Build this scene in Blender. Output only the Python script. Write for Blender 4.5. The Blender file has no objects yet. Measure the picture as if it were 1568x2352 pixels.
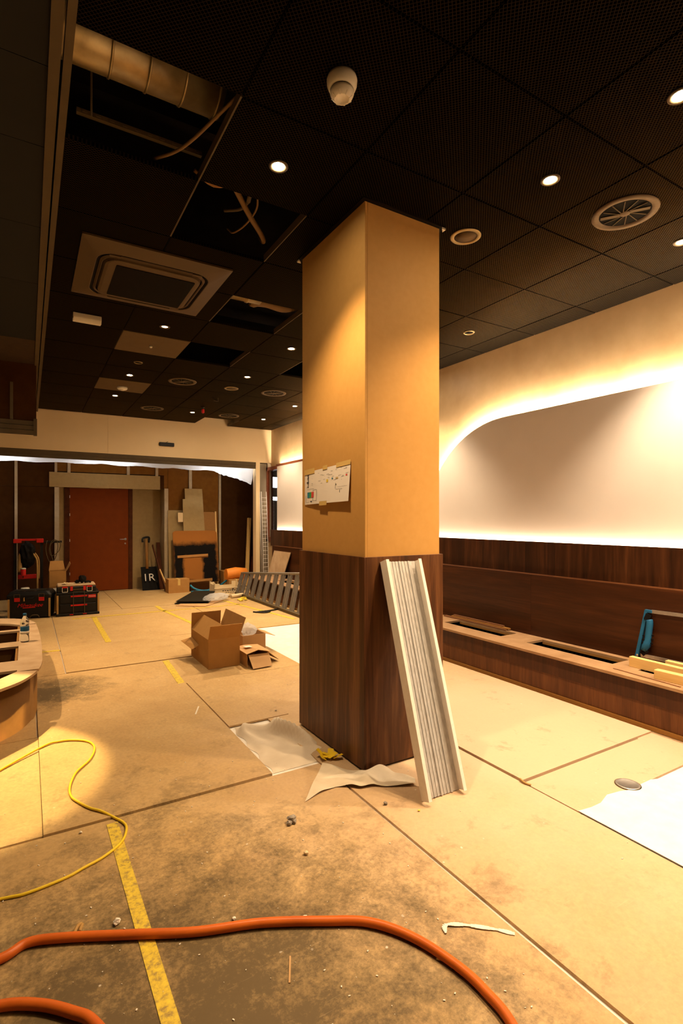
import bpy, bmesh, math, random
from mathutils import Vector, Matrix
C = bpy.context.collection
S = bpy.context.scene
rnd = random.Random(7)
PI = math.pi

# ---------------------------------------------------------------- camera
cam_d = bpy.data.cameras.new('camera')
cam = bpy.data.objects.new('camera', cam_d); C.objects.link(cam)
cam.location = (0, 0, 1.45)
cam.rotation_euler = (PI / 2, 0, -0.541)
cam_d.sensor_fit = 'AUTO'; cam_d.sensor_width = 36
cam_d.lens = 1200 / 2352 * 36
cam_d.shift_y = (1191 - 1176) / 2352
cam_d.clip_start = 0.02
S.camera = cam
# ---------------------------------------------------------------- world, exposure, light levels
w = bpy.data.worlds.new('world'); S.world = w; w.use_nodes = True
w.node_tree.nodes['Background'].inputs[0].default_value = (1.0, .6, .28, 1)
w.node_tree.nodes['Background'].inputs[1].default_value = 0.004
S.view_settings.view_transform = 'Standard'
S.view_settings.look = 'None'
S.view_settings.exposure = 0.0
S.view_settings.gamma = 1.0
S.view_settings.use_curve_mapping = False
WARM = (1.0, .69, .385)
LED = (1.0, .79, .56)
SPOT_W = 225.0
LED_STRENGTH = 680.0

# ---------------------------------------------------------------- materials
def nodes(name):
    m = bpy.data.materials.new(name); m.use_nodes = True
    nt = m.node_tree
    return m, nt, nt.nodes['Principled BSDF']
def N(nt, t, **k):
    n = nt.nodes.new(t)
    for a, v in k.items(): setattr(n, a, v)
    return n
def L(nt, a, b): nt.links.new(a, b)
def ramp(nt, fac, stops):
    r = N(nt, 'ShaderNodeValToRGB')
    e = r.color_ramp.elements
    while len(e) < len(stops): e.new(0.5)
    for i, (p, c) in enumerate(stops):
        e[i].position = p; e[i].color = (c[0], c[1], c[2], 1) if not isinstance(c, (int, float)) else (c, c, c, 1)
    L(nt, fac, r.inputs[0]); return r.outputs[0]
def coords(nt, scale=(1, 1, 1), rand=False, rot=(0, 0, 0)):
    tc = N(nt, 'ShaderNodeTexCoord'); mp = N(nt, 'ShaderNodeMapping')
    mp.inputs['Scale'].default_value = scale; mp.inputs['Rotation'].default_value = rot
    L(nt, tc.outputs['Object'], mp.inputs[0])
    if rand:
        oi = N(nt, 'ShaderNodeObjectInfo'); ml = N(nt, 'ShaderNodeMath', operation='MULTIPLY'); ml.inputs[1].default_value = 37
        L(nt, oi.outputs['Random'], ml.inputs[0]); L(nt, ml.outputs[0], mp.inputs['Location'])
    return mp.outputs[0]
def noise(nt, vec, scale, detail=5, rough=.55, dist=0):
    n = N(nt, 'ShaderNodeTexNoise'); n.inputs['Scale'].default_value = scale; n.inputs['Detail'].default_value = detail
    n.inputs['Roughness'].default_value = rough; n.inputs['Distortion'].default_value = dist
    L(nt, vec, n.inputs['Vector']); return n.outputs['Fac']
def mix(nt, fac, a, b, mode='MIX'):
    n = N(nt, 'ShaderNodeMix', data_type='RGBA', blend_type=mode)
    for s, v in ((n.inputs[0], fac), (n.inputs[6], a), (n.inputs[7], b)):
        if isinstance(v, (int, float)): s.default_value = v
        elif isinstance(v, tuple): s.default_value = (*v, 1)
        else: L(nt, v, s)
    return n.outputs[2]
def mth(nt, op, a, b=0.0):
    n = N(nt, 'ShaderNodeMath', operation=op)
    for s, v in ((n.inputs[0], a), (n.inputs[1], b)):
        if isinstance(v, (int, float)): s.default_value = v
        else: L(nt, v, s)
    return n.outputs[0]
def bump(nt, b, h, strength=.2, dist=.01):
    n = N(nt, 'ShaderNodeBump'); n.inputs['Strength'].default_value = strength; n.inputs['Distance'].default_value = dist
    L(nt, h, n.inputs['Height']); L(nt, n.outputs[0], b.inputs['Normal'])
def M(name, c, c2=None, rough=.6, metal=0.0, scale=6, stretch=(1, 1, 1), bmp=0.0, spec=.25, rand=True, lo=.3, hi=.7):
    m, nt, b = nodes(name)
    b.inputs['Roughness'].default_value = rough; b.inputs['Metallic'].default_value = metal
    b.inputs['Specular IOR Level'].default_value = spec
    c2 = c2 or tuple(x * .82 for x in c)
    v = coords(nt, stretch, rand)
    n = noise(nt, v, scale)
    L(nt, ramp(nt, n, [(lo, c2), (hi, c)]), b.inputs['Base Color'])
    if bmp: bump(nt, b, n, bmp)
    return m
def glow(name, c, s):
    m, nt, b = nodes(name)
    b.inputs['Base Color'].default_value = (.8, .8, .8, 1)
    b.inputs['Emission Color'].default_value = (*c, 1); b.inputs['Emission Strength'].default_value = s
    return m
def veneer(name, dark, mid, light, grain_axis, rough=.38):
    m, nt, b = nodes(name)
    st = {'z': (9, 9, .55), 'y': (9, .45, 9)}[grain_axis]
    v = coords(nt, st, True)
    n1 = noise(nt, v, 1.6, 6, .65, .6)
    v2 = coords(nt, tuple(x * 6 for x in st), True)
    n2 = noise(nt, v2, 1.5, 3, .6)
    col = ramp(nt, n1, [(.28, dark), (.5, mid), (.72, light)])
    g = ramp(nt, n2, [(.35, .62), (.65, 1.0)])
    L(nt, mix(nt, .7, col, g, 'MULTIPLY'), b.inputs['Base Color'])
    b.inputs['Roughness'].default_value = rough; b.inputs['Specular IOR Level'].default_value = .28
    bump(nt, b, n2, .08, .002)
    return m
def floor_material():
    m, nt, b = nodes('hardboard')
    v = coords(nt, (1, 1, 1), True)
    wv = N(nt, 'ShaderNodeNewGeometry').outputs['Position']
    base = ramp(nt, noise(nt, v, 3.5, 8, .66), [(.28, (.455, .285, .115)), (.5, (.50, .325, .135)), (.75, (.54, .365, .165))])
    fine = ramp(nt, noise(nt, v, 55, 4, .7), [(.3, .80), (.65, 1.0)])
    base = mix(nt, 1.0, base, fine, 'MULTIPLY')
    # trodden-in grey site dirt: near the entrance end and beside the curved seat
    dirt = None
    for (px, py, r) in ((.35, 1.45, 1.45), (.15, 5.0, .6), (.5, 2.6, .8)):
        d = N(nt, 'ShaderNodeVectorMath', operation='DISTANCE'); L(nt, wv, d.inputs[0]); d.inputs[1].default_value = (px, py, 0)
        k = mth(nt, 'SUBTRACT', 1.0, mth(nt, 'DIVIDE', d.outputs['Value'], r))
        k = mth(nt, 'MAXIMUM', k, 0.0)
        if px == .5: k = mth(nt, 'MULTIPLY', k, .3)
        dirt = k if dirt is None else mth(nt, 'MAXIMUM', dirt, k)
    # pale plaster dust trodden around on the side of the plaster wall
    pd = N(nt, 'ShaderNodeVectorMath', operation='DISTANCE'); L(nt, wv, pd.inputs[0]); pd.inputs[1].default_value = (3.0, 2.4, 0)
    pk = mth(nt, 'SUBTRACT', 1.0, mth(nt, 'DIVIDE', pd.outputs['Value'], 2.4))
    pk = mth(nt, 'ADD', pk, mth(nt, 'MULTIPLY', mth(nt, 'SUBTRACT', noise(nt, wv, 3.0, 7, .7), .5), .5))
    base = mix(nt, ramp(nt, pk, [(.0, 0.0), (.7, .75)]), base, (.56, .40, .285))
    dn = noise(nt, wv, 4.5, 9, .74, .3)
    dm = mth(nt, 'ADD', mth(nt, 'MULTIPLY', dirt, 1.2), mth(nt, 'MULTIPLY', mth(nt, 'SUBTRACT', dn, .5), 2.2))
    dm = mth(nt, 'ADD', dm, mth(nt, 'MULTIPLY', mth(nt, 'MULTIPLY', mth(nt, 'SUBTRACT', noise(nt, wv, 48, 6, .8), .5), 1.6), mth(nt, 'MINIMUM', mth(nt, 'MULTIPLY', dirt, 3.0), 1.0)))
    dm = ramp(nt, dm, [(.17, 0.0), (.62, .58), (1.15, .92)])
    base = mix(nt, dm, base, (.085, .057, .023))
    sm = ramp(nt, noise(nt, wv, 17, 8, .8, .8), [(.62, 0.0), (.78, .4)])
    base = mix(nt, sm, base, (.21, .145, .07))
    # plaster flecks
    vo = N(nt, 'ShaderNodeTexVoronoi'); vo.inputs['Scale'].default_value = 11; L(nt, wv, vo.inputs['Vector'])
    fl = ramp(nt, mth(nt, 'ADD', vo.outputs['Distance'], mth(nt, 'MULTIPLY', noise(nt, wv, 60, 3), .18)), [(.125, .85), (.16, 0.0)])
    keep = ramp(nt, noise(nt, wv, 3.2, 3), [(.5, 0.0), (.62, 1.0)])
    base = mix(nt, mth(nt, 'MULTIPLY', fl, keep), base, (.62, .55, .45))
    # scratches
    sc = noise(nt, coords(nt, (1.5, 60, 1), True, (0, 0, .5)), 3, 2)
    base = mix(nt, ramp(nt, sc, [(.70, 0.0), (.76, .25)]), base, (.62, .47, .28))
    L(nt, base, b.inputs['Base Color'])
    b.inputs['Roughness'].default_value = .62
    b.inputs['Specular IOR Level'].default_value = .3
    bump(nt, b, noise(nt, v, 90, 4), .05, .002)
    return m
def mesh_tile_material():
    m, nt, b = nodes('expanded_mesh')
    tc = N(nt, 'ShaderNodeTexCoord'); sx = N(nt, 'ShaderNodeSeparateXYZ'); L(nt, tc.outputs['Object'], sx.inputs[0])
    a = mth(nt, 'SINE', mth(nt, 'MULTIPLY', mth(nt, 'ADD', sx.outputs[0], sx.outputs[1]), 2 * PI / .019))
    c = mth(nt, 'SINE', mth(nt, 'MULTIPLY', mth(nt, 'SUBTRACT', sx.outputs[0], sx.outputs[1]), 2 * PI / .019))
    h = mth(nt, 'MAXIMUM', a, c)
    col = ramp(nt, h, [(.72, (.0007, .0005, .0004)), (.92, (.013, .0095, .006))])
    # dark bronze metal: faint brown-tinted sheen that grows at grazing angles
    df = N(nt, 'ShaderNodeBsdfDiffuse'); L(nt, col, df.inputs[0])
    gs = N(nt, 'ShaderNodeBsdfAnisotropic'); gs.inputs['Roughness'].default_value = .42
    L(nt, ramp(nt, h, [(.6, (.08, .058, .034)), (.9, (.46, .34, .19))]), gs.inputs['Color'])
    fr = N(nt, 'ShaderNodeFresnel'); fr.inputs['IOR'].default_value = 1.12
    ms = N(nt, 'ShaderNodeMixShader'); L(nt, fr.outputs[0], ms.inputs[0]); L(nt, df.outputs[0], ms.inputs[1]); L(nt, gs.outputs[0], ms.inputs[2])
    L(nt, ms.outputs[0], nt.nodes['Material Output'].inputs[0])
    return m
def tape_material():
    m, nt, b = nodes('yellow_tape')
    v = coords(nt, (1, 1, 1), False)
    n = noise(nt, v, 45, 5, .7)
    L(nt, ramp(nt, n, [(.36, (.30, .20, .05)), (.5, (.62, .44, .035)), (.7, (.78, .58, .04))]), b.inputs['Base Color'])
    b.inputs['Roughness'].default_value = .5
    return m
def translucent(name, c, opacity=.8, rough=.4):
    m, nt, b = nodes(name)
    out = nt.nodes['Material Output']
    t = N(nt, 'ShaderNodeBsdfTranslucent'); t.inputs[0].default_value = (*c, 1)
    b.inputs['Base Color'].default_value = (*c, 1); b.inputs['Roughness'].default_value = rough
    mx = N(nt, 'ShaderNodeMixShader'); mx.inputs[0].default_value = .55
    L(nt, b.outputs[0], mx.inputs[1]); L(nt, t.outputs[0], mx.inputs[2])
    tr = N(nt, 'ShaderNodeBsdfTransparent'); m2 = N(nt, 'ShaderNodeMixShader'); m2.inputs[0].default_value = opacity
    L(nt, tr.outputs[0], m2.inputs[1]); L(nt, mx.outputs[0], m2.inputs[2]); L(nt, m2.outputs[0], out.inputs[0])
    return m
def sprayed_board():
    # brown sheet used as a backing for spray painting: black overspray with the unpainted shadow of an I-shaped piece
    m, nt, b = nodes('sprayed_board')
    tc = N(nt, 'ShaderNodeTexCoord'); sx = N(nt, 'ShaderNodeSeparateXYZ'); L(nt, tc.outputs['Object'], sx.inputs[0])
    nz = mth(nt, 'MULTIPLY', mth(nt, 'SUBTRACT', noise(nt, tc.outputs['Object'], 7, 4), .5), .16)
    def rect(x0, x1, z0, z1, soft):
        def edge(v, lo, hi):
            a = mth(nt, 'MINIMUM', mth(nt, 'SUBTRACT', v, lo), mth(nt, 'SUBTRACT', hi, v)); return a
        d = mth(nt, 'MINIMUM', edge(sx.outputs[0], x0, x1), edge(sx.outputs[2], z0, z1))
        if soft > .01: d = mth(nt, 'ADD', d, nz)
        q = N(nt, 'ShaderNodeMapRange'); q.inputs['From Min'].default_value = -soft; q.inputs['From Max'].default_value = soft
        L(nt, d, q.inputs['Value']); return q.outputs[0]
    black = rect(-.47, .44, -.1, .80, .05)
    keep = mth(nt, 'MAXIMUM', mth(nt, 'MAXIMUM', rect(-.38, .24, .505, .555, .004), rect(-.26, .12, .04, .53, .03)), rect(-.33, .30, .0, .05, .004))
    f = mth(nt, 'MULTIPLY', black, mth(nt, 'SUBTRACT', 1.0, keep))
    L(nt, mix(nt, f, (.26, .10, .02), (.005, .004, .0035)), b.inputs['Base Color'])
    b.inputs['Roughness'].default_value = .75; b.inputs['Specular IOR Level'].default_value = .06
    return m

m_board = floor_material()
m_tape = tape_material()
m_mesh = mesh_tile_material()
m_under = M('white_fleece', (.80, .76, .70), (.70, .66, .60), rough=.8, scale=12)
m_cloth = M('cream_fleece', (.72, .62, .49), (.64, .54, .42), rough=.85, scale=9)
m_paper = M('thin_paper', (.66, .56, .42), (.60, .50, .36), rough=.8, scale=20)
m_plaster = M('polished_plaster', (.64, .45, .245), (.50, .335, .165), rough=.42, scale=2.6, bmp=.05, rand=False)
m_panel = M('white_panel', (.78, .69, .60), (.75, .66, .57), rough=.6, scale=3, rand=False)
m_fascia = M('cream_panel', (.74, .56, .32), (.71, .535, .30), rough=.55, scale=3)
m_mdf = M('column_mdf', (.56, .305, .085), (.53, .285, .075), rough=.62, scale=25)
m_mdf2 = M('raw_mdf', (.30, .14, .032), (.27, .125, .028), rough=.65, scale=30)
m_mdftop = M('dusty_mdf', (.46, .32, .19), (.36, .23, .12), rough=.8, scale=7)
m_clad = veneer('walnut_cladding', (.036, .012, .003), (.105, .036, .010), (.235, .098, .032), 'z', .42)
m_wains = veneer('walnut_wainscot', (.016, .0045, .0012), (.048, .014, .0035), (.105, .034, .009), 'z', .4)
m_seat = veneer('walnut_seatback', (.028, .0075, .0015), (.050, .0135, .003), (.080, .024, .006), 'y', .4)
m_seatf = veneer('walnut_seat_front', (.075, .023, .005), (.115, .037, .009), (.155, .055, .015), 'z', .45)
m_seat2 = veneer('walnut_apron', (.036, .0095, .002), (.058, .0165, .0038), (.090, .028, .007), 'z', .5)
m_seattop = M('dusty_seat_top', (.36, .215, .11), (.27, .15, .07), rough=.75, scale=8)
m_hoard = M('brown_hoarding', (.045, .0155, .0025), (.034, .011, .0015), rough=.8, spec=.06, scale=10)
m_hoard2 = M('orange_hoarding', (.17, .07, .012), (.14, .055, .009), rough=.8, spec=.06, scale=10)
m_pb = M('plasterboard', (.34, .235, .10), (.30, .205, .085), rough=.8, scale=14)
m_stud = M('cream_stud', (.42, .335, .22), (.36, .285, .18), rough=.5, scale=20)
m_door = M('brown_door', (.19, .038, .003), (.165, .032, .0025), rough=.6, spec=.1, scale=8)
m_frame = M('door_frame_wood', (.085, .022, .004), (.05, .013, .003), spec=.1, rough=.6, scale=10)
m_steel = M('brushed_steel', (.62, .60, .56), (.5, .48, .45), rough=.35, metal=.9, scale=30)
m_galv = M('galvanised_steel', (.80, .75, .68), (.74, .69, .62), rough=.5, scale=30)
m_galvw = M('galvanised_web', (.62, .61, .60), (.46, .45, .44), rough=.4, metal=.35, scale=6, stretch=(14, 14, .8))
m_slat = M('grey_metal_slat', (.30, .27, .23), (.19, .17, .15), rough=.45, metal=.6, scale=10, stretch=(6, 6, 1))
m_duct = M('spiral_duct', (.42, .32, .16), (.22, .16, .075), rough=.38, metal=.75, scale=9)
m_black = M('matt_black', (.008, .007, .006), (.006, .005, .005), rough=.7, spec=.06)
m_blackpl = M('black_plastic', (.012, .011, .010), (.009, .008, .008), rough=.4, spec=.2, scale=15)
m_dark = M('dark_void', (.012, .009, .007), (.006, .005, .004), rough=.9, spec=.05)
m_bulk = M('bulkhead_board', (.007, .0055, .003), (.0055, .0045, .0025), rough=.7, scale=5)
m_bulktrim = M('bulkhead_trim', (.085, .058, .024), (.07, .047, .019), rough=.6, scale=8)
m_osb = M('strand_board', (.05, .026, .008), (.025, .012, .004), rough=.75, scale=14, stretch=(1, 4, 1))
m_white = M('white_plastic', (.72, .68, .58), (.66, .62, .52), rough=.45)
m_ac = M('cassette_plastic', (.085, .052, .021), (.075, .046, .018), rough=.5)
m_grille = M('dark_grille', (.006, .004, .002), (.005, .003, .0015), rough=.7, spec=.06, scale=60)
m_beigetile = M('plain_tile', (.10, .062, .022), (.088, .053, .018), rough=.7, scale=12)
m_card = M('cardboard', (.42, .215, .06), (.38, .19, .05), rough=.75, scale=12)
m_card2 = M('cardboard_pale', (.50, .30, .135), (.46, .27, .115), rough=.75, scale=12)
m_pine = M('pine', (.74, .50, .20), (.66, .42, .15), rough=.6, scale=4, stretch=(12, 1, 12))
m_pinex = M('pine_post', (.62, .38, .12), (.54, .31, .09), rough=.6, scale=5, stretch=(10, 10, 1))
m_lath = M('walnut_lath', (.20, .085, .035), (.15, .06, .025), rough=.5, scale=8, stretch=(8, 1, 8))
m_red = M('red_plastic', (.55, .018, .014), (.48, .014, .012), rough=.4)
m_blue = M('teal_blue_plastic', (.016, .105, .21), (.012, .08, .17), rough=.4)
m_bluepipe = M('blue_pipe', (.02, .20, .34), (.016, .16, .28), rough=.4)
m_yellow = M('yellow_plastic', (.80, .56, .02), (.72, .48, .015), rough=.45)
m_ycord = M('yellow_cord', (.80, .58, .03), (.72, .50, .02), rough=.45)
m_orange = M('orange_hose', (.62, .135, .015), (.50, .10, .012), rough=.38, scale=9)
m_orangeb = M('orange_bag', (.75, .25, .03), (.65, .19, .02), rough=.5)
m_mortar = M('grey_mortar', (.36, .31, .25), (.20, .17, .14), rough=.9, scale=40)
m_chalk = M('white_chalk', (.78, .72, .62), (.68, .62, .52), rough=.9, scale=40)
m_cable = M('pale_cable', (.42, .25, .08), (.36, .21, .065), rough=.5)
m_conduit = M('grey_conduit', (.20, .115, .04), (.16, .09, .03), rough=.6)
m_crate = M('cream_crate', (.72, .58, .36), (.66, .52, .31), rough=.5)
m_plastic = translucent('plastic_sheet', (.82, .84, .86), .88)
m_bag = translucent('clear_bag', (.80, .80, .80), .6, .25)
m_glass, nt_, b_ = nodes('window_glass')
b_.inputs['Transmission Weight'].default_value = 1; b_.inputs['Roughness'].default_value = .02; b_.inputs['IOR'].default_value = 1.1
m_pet, nt_, b_ = nodes('clear_bottle_plastic')
b_.inputs['Transmission Weight'].default_value = .92; b_.inputs['Roughness'].default_value = .06; b_.inputs['IOR'].default_value = 1.2
b_.inputs['Base Color'].default_value = (.86, .92, .93, 1)
m_led = glow('led_emitter', LED, LED_STRENGTH)
m_led2 = glow('led_emitter_low', LED, LED_STRENGTH * .33)
m_lamp = glow('lamp_emitter', (1.0, .80, .55), 700)
m_tube = glow('cold_tube', (.80, .92, 1.0), 14)
m_work = glow('work_light_tube', (.97, .98, 1.0), 85)
m_ink = M('ink', (.05, .045, .05), rough=.8)
m_ink_g = M('green_ink', (.06, .36, .10), rough=.8)
m_ink_b = M('blue_ink', (.03, .22, .32), rough=.8)
m_ink_r = M('red_ink', (.75, .08, .07), rough=.8)
m_ink_y = M('yellow_ink', (.75, .55, .05), rough=.8)
m_sheet = M('plan_paper', (.80, .73, .65), (.76, .69, .61), rough=.8, scale=8)
m_masking = M('masking_tape', (.62, .42, .14), (.56, .37, .11), rough=.7)
m_redwood = M('red_wood', (.26, .075, .03), (.19, .05, .02), rough=.4, scale=6, stretch=(8, 1, 8))
m_grey = M('grey_wall', (.24, .19, .13), (.21, .165, .11), rough=.8)
m_rag = M('yellow_rag', (.78, .60, .06), (.68, .50, .04), rough=.8)
m_blacksheet = M('black_sheet', (.020, .017, .011), (.014, .012, .008), rough=.6, spec=.08)

# ---------------------------------------------------------------- mesh helpers
def BM(): return bmesh.new()
def box(bm, x0, x1, y0, y1, z0, z1, mtx=None):
    vs = [bm.verts.new((x, y, z)) for z in (z0, z1) for y in (y0, y1) for x in (x0, x1)]
    for f in ((0, 2, 3, 1), (4, 5, 7, 6), (0, 1, 5, 4), (2, 6, 7, 3), (0, 4, 6, 2), (1, 3, 7, 5)):
        bm.faces.new([vs[i] for i in f])
    if mtx is not None: bmesh.ops.transform(bm, matrix=mtx, verts=vs)
    return vs
def bar(bm, a, b, wd, th, up=(0, 0, 1)):
    """rectangular bar from a to b: width wd across, thickness th along up"""
    a = Vector(a); b = Vector(b); d = b - a; l = d.length; d.normalize()
    u = Vector(up); s = d.cross(u)
    if s.length < 1e-5: s = d.cross(Vector((1, 0, 0)))
    s.normalize(); u = s.cross(d)
    m = Matrix((s, d, u)).transposed().to_4x4(); m.translation = a
    return box(bm, -wd / 2, wd / 2, 0, l, -th / 2, th / 2, m)
def smooth_path(pts, sub=6):
    pts = [Vector(p) for p in pts]
    if sub <= 1 or len(pts) < 3: return pts
    out = []
    P = [pts[0] * 2 - pts[1]] + pts + [pts[-1] * 2 - pts[-2]]
    for i in range(1, len(P) - 2):
        p0, p1, p2, p3 = P[i - 1:i + 3]
        for k in range(sub):
            t = k / sub
            out.append(.5 * ((2 * p1) + (p2 - p0) * t + (2 * p0 - 5 * p1 + 4 * p2 - p3) * t * t + (3 * p1 - p0 - 3 * p2 + p3) * t ** 3))
    out.append(pts[-1]); return out
def tube(bm, pts, r, seg=8, sub=6, cap=True):
    P = smooth_path(pts, sub); rings = []; n = len(P); side = None
    for i, p in enumerate(P):
        d = (P[min(i + 1, n - 1)] - P[max(i - 1, 0)]).normalized()
        if side is None:
            side = d.cross(Vector((0, 0, 1)))
            if side.length < .01: side = d.cross(Vector((1, 0, 0)))
        side = (side - d * side.dot(d)).normalized(); u = side.cross(d)
        rr = r[min(i, len(r) - 1)] if isinstance(r, (list, tuple)) else r
        rings.append([bm.verts.new(p + side * math.cos(2 * PI * k / seg) * rr + u * math.sin(2 * PI * k / seg) * rr) for k in range(seg)])
    for a, b in zip(rings, rings[1:]):
        for k in range(seg):
            f = bm.faces.new((a[k], a[(k + 1) % seg], b[(k + 1) % seg], b[k])); f.smooth = True
    if cap:
        bm.faces.new(rings[0][::-1]); bm.faces.new(rings[-1])
def lathe(bm, prof, seg=28, c=(0, 0, 0), smooth=True, axis='z'):
    rings = []
    for r, z in prof:
        ring = []
        for k in range(seg):
            a = 2 * PI * k / seg
            p = (r * math.cos(a), r * math.sin(a), z)
            if axis == 'x': p = (z, p[0], p[1])
            if axis == 'y': p = (p[0], z, p[1])
            ring.append(bm.verts.new((c[0] + p[0], c[1] + p[1], c[2] + p[2])))
        rings.append(ring)
    for a, b in zip(rings, rings[1:]):
        for k in range(seg):
            f = bm.faces.new((a[k], a[(k + 1) % seg], b[(k + 1) % seg], b[k])); f.smooth = smooth
    if prof[0][0] > 1e-5: bm.faces.new(rings[0][::-1])
    if prof[-1][0] > 1e-5: bm.faces.new(rings[-1])
def prism(bm, poly, z0, z1, mtx=None):
    lo = [bm.verts.new((x, y, z0)) for x, y in poly]; hi = [bm.verts.new((x, y, z1)) for x, y in poly]
    n = len(poly)
    bm.faces.new(lo[::-1]); bm.faces.new(hi)
    for i in range(n): bm.faces.new((lo[i], lo[(i + 1) % n], hi[(i + 1) % n], hi[i]))
    if mtx is not None: bmesh.ops.transform(bm, matrix=mtx, verts=lo + hi)
def quad(bm, *ps):
    bm.faces.new([bm.verts.new(p) for p in ps])
def slab(bm, ps, th):
    """thick plate on a quad ps"""
    ps = [Vector(p) for p in ps]; n = (ps[1] - ps[0]).cross(ps[2] - ps[0]).normalized() * th
    a = [bm.verts.new(p) for p in ps]; b = [bm.verts.new(p - n) for p in ps]
    k = len(ps)
    bm.faces.new(a); bm.faces.new(b[::-1])
    for i in range(k): bm.faces.new((a[i], b[i], b[(i + 1) % k], a[(i + 1) % k]))
def rrect(cx, cy, hx, hy, r, n=6):
    out = []
    for (sx, sy, a0) in ((1, 1, 0), (-1, 1, PI / 2), (-1, -1, PI), (1, -1, 1.5 * PI)):
        for k in range(n + 1):
            a = a0 + PI / 2 * k / n
            out.append((cx + sx * (hx - r) + r * math.cos(a), cy + sy * (hy - r) + r * math.sin(a)))
    return out
def loft(bm, loops, cap=True):
    """loops: list of (points2d, z)"""
    rs = [[bm.verts.new((x, y, z)) for x, y in p] for p, z in loops]
    n = len(rs[0])
    for a, b in zip(rs, rs[1:]):
        for k in range(n): bm.faces.new((a[k], a[(k + 1) % n], b[(k + 1) % n], b[k]))
    if cap: bm.faces.new(rs[-1])
def crumple(bm, cx, cy, z0, r, amp=.35, seed=0, flat=.8, sub=2):
    q = random.Random(seed)
    t = bmesh.ops.create_icosphere(bm, subdivisions=sub, radius=r)
    for v in t['verts']:
        k = 1 + q.uniform(-amp, amp)
        v.co = Vector((v.co.x * k, v.co.y * k, v.co.z * k * flat))
    mz = min(v.co.z for v in t['verts'])
    for v in t['verts']: v.co += Vector((cx, cy, z0 - mz))
def sheet(bm, outline_fn, nu, nv, hfn, th=0.0):
    """grid sheet: outline_fn(u,v)->(x,y); hfn(u,v)->z"""
    g = [[bm.verts.new((*outline_fn(i / nu, j / nv), hfn(i / nu, j / nv))) for i in range(nu + 1)] for j in range(nv + 1)]
    for j in range(nv):
        for i in range(nu):
            f = bm.faces.new((g[j][i], g[j][i + 1], g[j + 1][i + 1], g[j + 1][i])); f.smooth = True
def obj(name, bm, mat, parent=None, bev=0.0):
    if bev: bmesh.ops.bevel(bm, geom=bm.edges[:], offset=bev, segments=1, affect='EDGES', clamp_overlap=True)
    bmesh.ops.recalc_face_normals(bm, faces=bm.faces)
    me = bpy.data.meshes.new(name)
    if parent is not None and parent.get('_w'):      # part drawn in world coordinates: move into the thing's frame
        bmesh.ops.translate(bm, verts=bm.verts, vec=-Vector(parent['_w']))
    bm.to_mesh(me); bm.free(); me.materials.append(mat)
    o = bpy.data.objects.new(name, me); C.objects.link(o)
    if parent is not None:
        o.parent = parent
        if parent.get('_w'): o['_w'] = (0.0, 0.0, 0.0) if False else parent['_w']
    return o
def tag(o, label, cat, group=None, kind=None):
    o['label'] = label; o['category'] = cat
    if group: o['group'] = group
    if kind: o['kind'] = kind
    return o
def thing(name, label, cat, loc=(0, 0, 0), rz=0.0, group=None, world=False, kind=None):
    """an Empty at the thing's base; world=True: its parts are drawn in world coordinates"""
    o = bpy.data.objects.new(name, None); C.objects.link(o)
    o.location = loc; o.rotation_euler = (0, 0, rz); o.empty_display_size = .05
    if world: o['_w'] = tuple(float(v) for v in loc)
    return tag(o, label, cat, group, kind)
def one(name, bm, mat, label, cat, group=None, kind=None, bev=0.0):
    """single-mesh thing drawn in world coordinates, origin moved to its base"""
    if bev: bmesh.ops.bevel(bm, geom=bm.edges[:], offset=bev, segments=1, affect='EDGES', clamp_overlap=True)
    lo = Vector((min(v.co.x for v in bm.verts), min(v.co.y for v in bm.verts), min(v.co.z for v in bm.verts)))
    hi = Vector((max(v.co.x for v in bm.verts), max(v.co.y for v in bm.verts), max(v.co.z for v in bm.verts)))
    b = Vector(((lo.x + hi.x) / 2, (lo.y + hi.y) / 2, lo.z))
    bmesh.ops.translate(bm, verts=bm.verts, vec=-b)
    o = obj(name, bm, mat); o.location = b
    return tag(o, label, cat, group, kind)
def struct(name, bm, mat, label=None, cat=None):
    o = obj(name, bm, mat); o['kind'] = 'structure'
    if label: o['label'] = label; o['category'] = cat
    return o
def text_mesh(s, size, shear=0.0, ext=.001):
    cu = bpy.data.curves.new('lettering', 'FONT'); cu.body = s; cu.size = size; cu.shear = shear; cu.extrude = ext
    cu.align_x = 'CENTER'; cu.align_y = 'CENTER'
    t = bpy.data.objects.new('lettering', cu); C.objects.link(t)
    me = bpy.data.meshes.new_from_object(t)
    bpy.data.objects.remove(t); bpy.data.curves.remove(cu)
    return me
def lettering(s, size, mtx, mat, parent, shear=0.0):
    me = text_mesh(s, size, shear); me.transform(mtx); me.materials.clear(); me.materials.append(mat)
    if parent.get('_w'): me.transform(Matrix.Translation(-Vector(parent['_w'])))
    o = bpy.data.objects.new('lettering', me); C.objects.link(o); o.parent = parent
    return o
def copy_tree(o, loc=None, rz=None, label=None):
    c = o.copy(); C.objects.link(c)
    if loc is not None: c.location = loc
    if rz is not None: c.rotation_euler = (0, 0, rz)
    if label: c['label'] = label
    for ch in o.children:
        d = ch.copy(); C.objects.link(d); d.parent = c
        for g in ch.children:
            e = g.copy(); C.objects.link(e); e.parent = d
    return c

# ================================================================ ROOM SHELL
CZ = 3.277          # ceiling height
WX = 4.34           # right wall plane
FY = 10.05          # fascia over the rear opening
BX, BY = 0.145, 1.51 - .655 * 2
PX, PY = .65, .655

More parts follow.
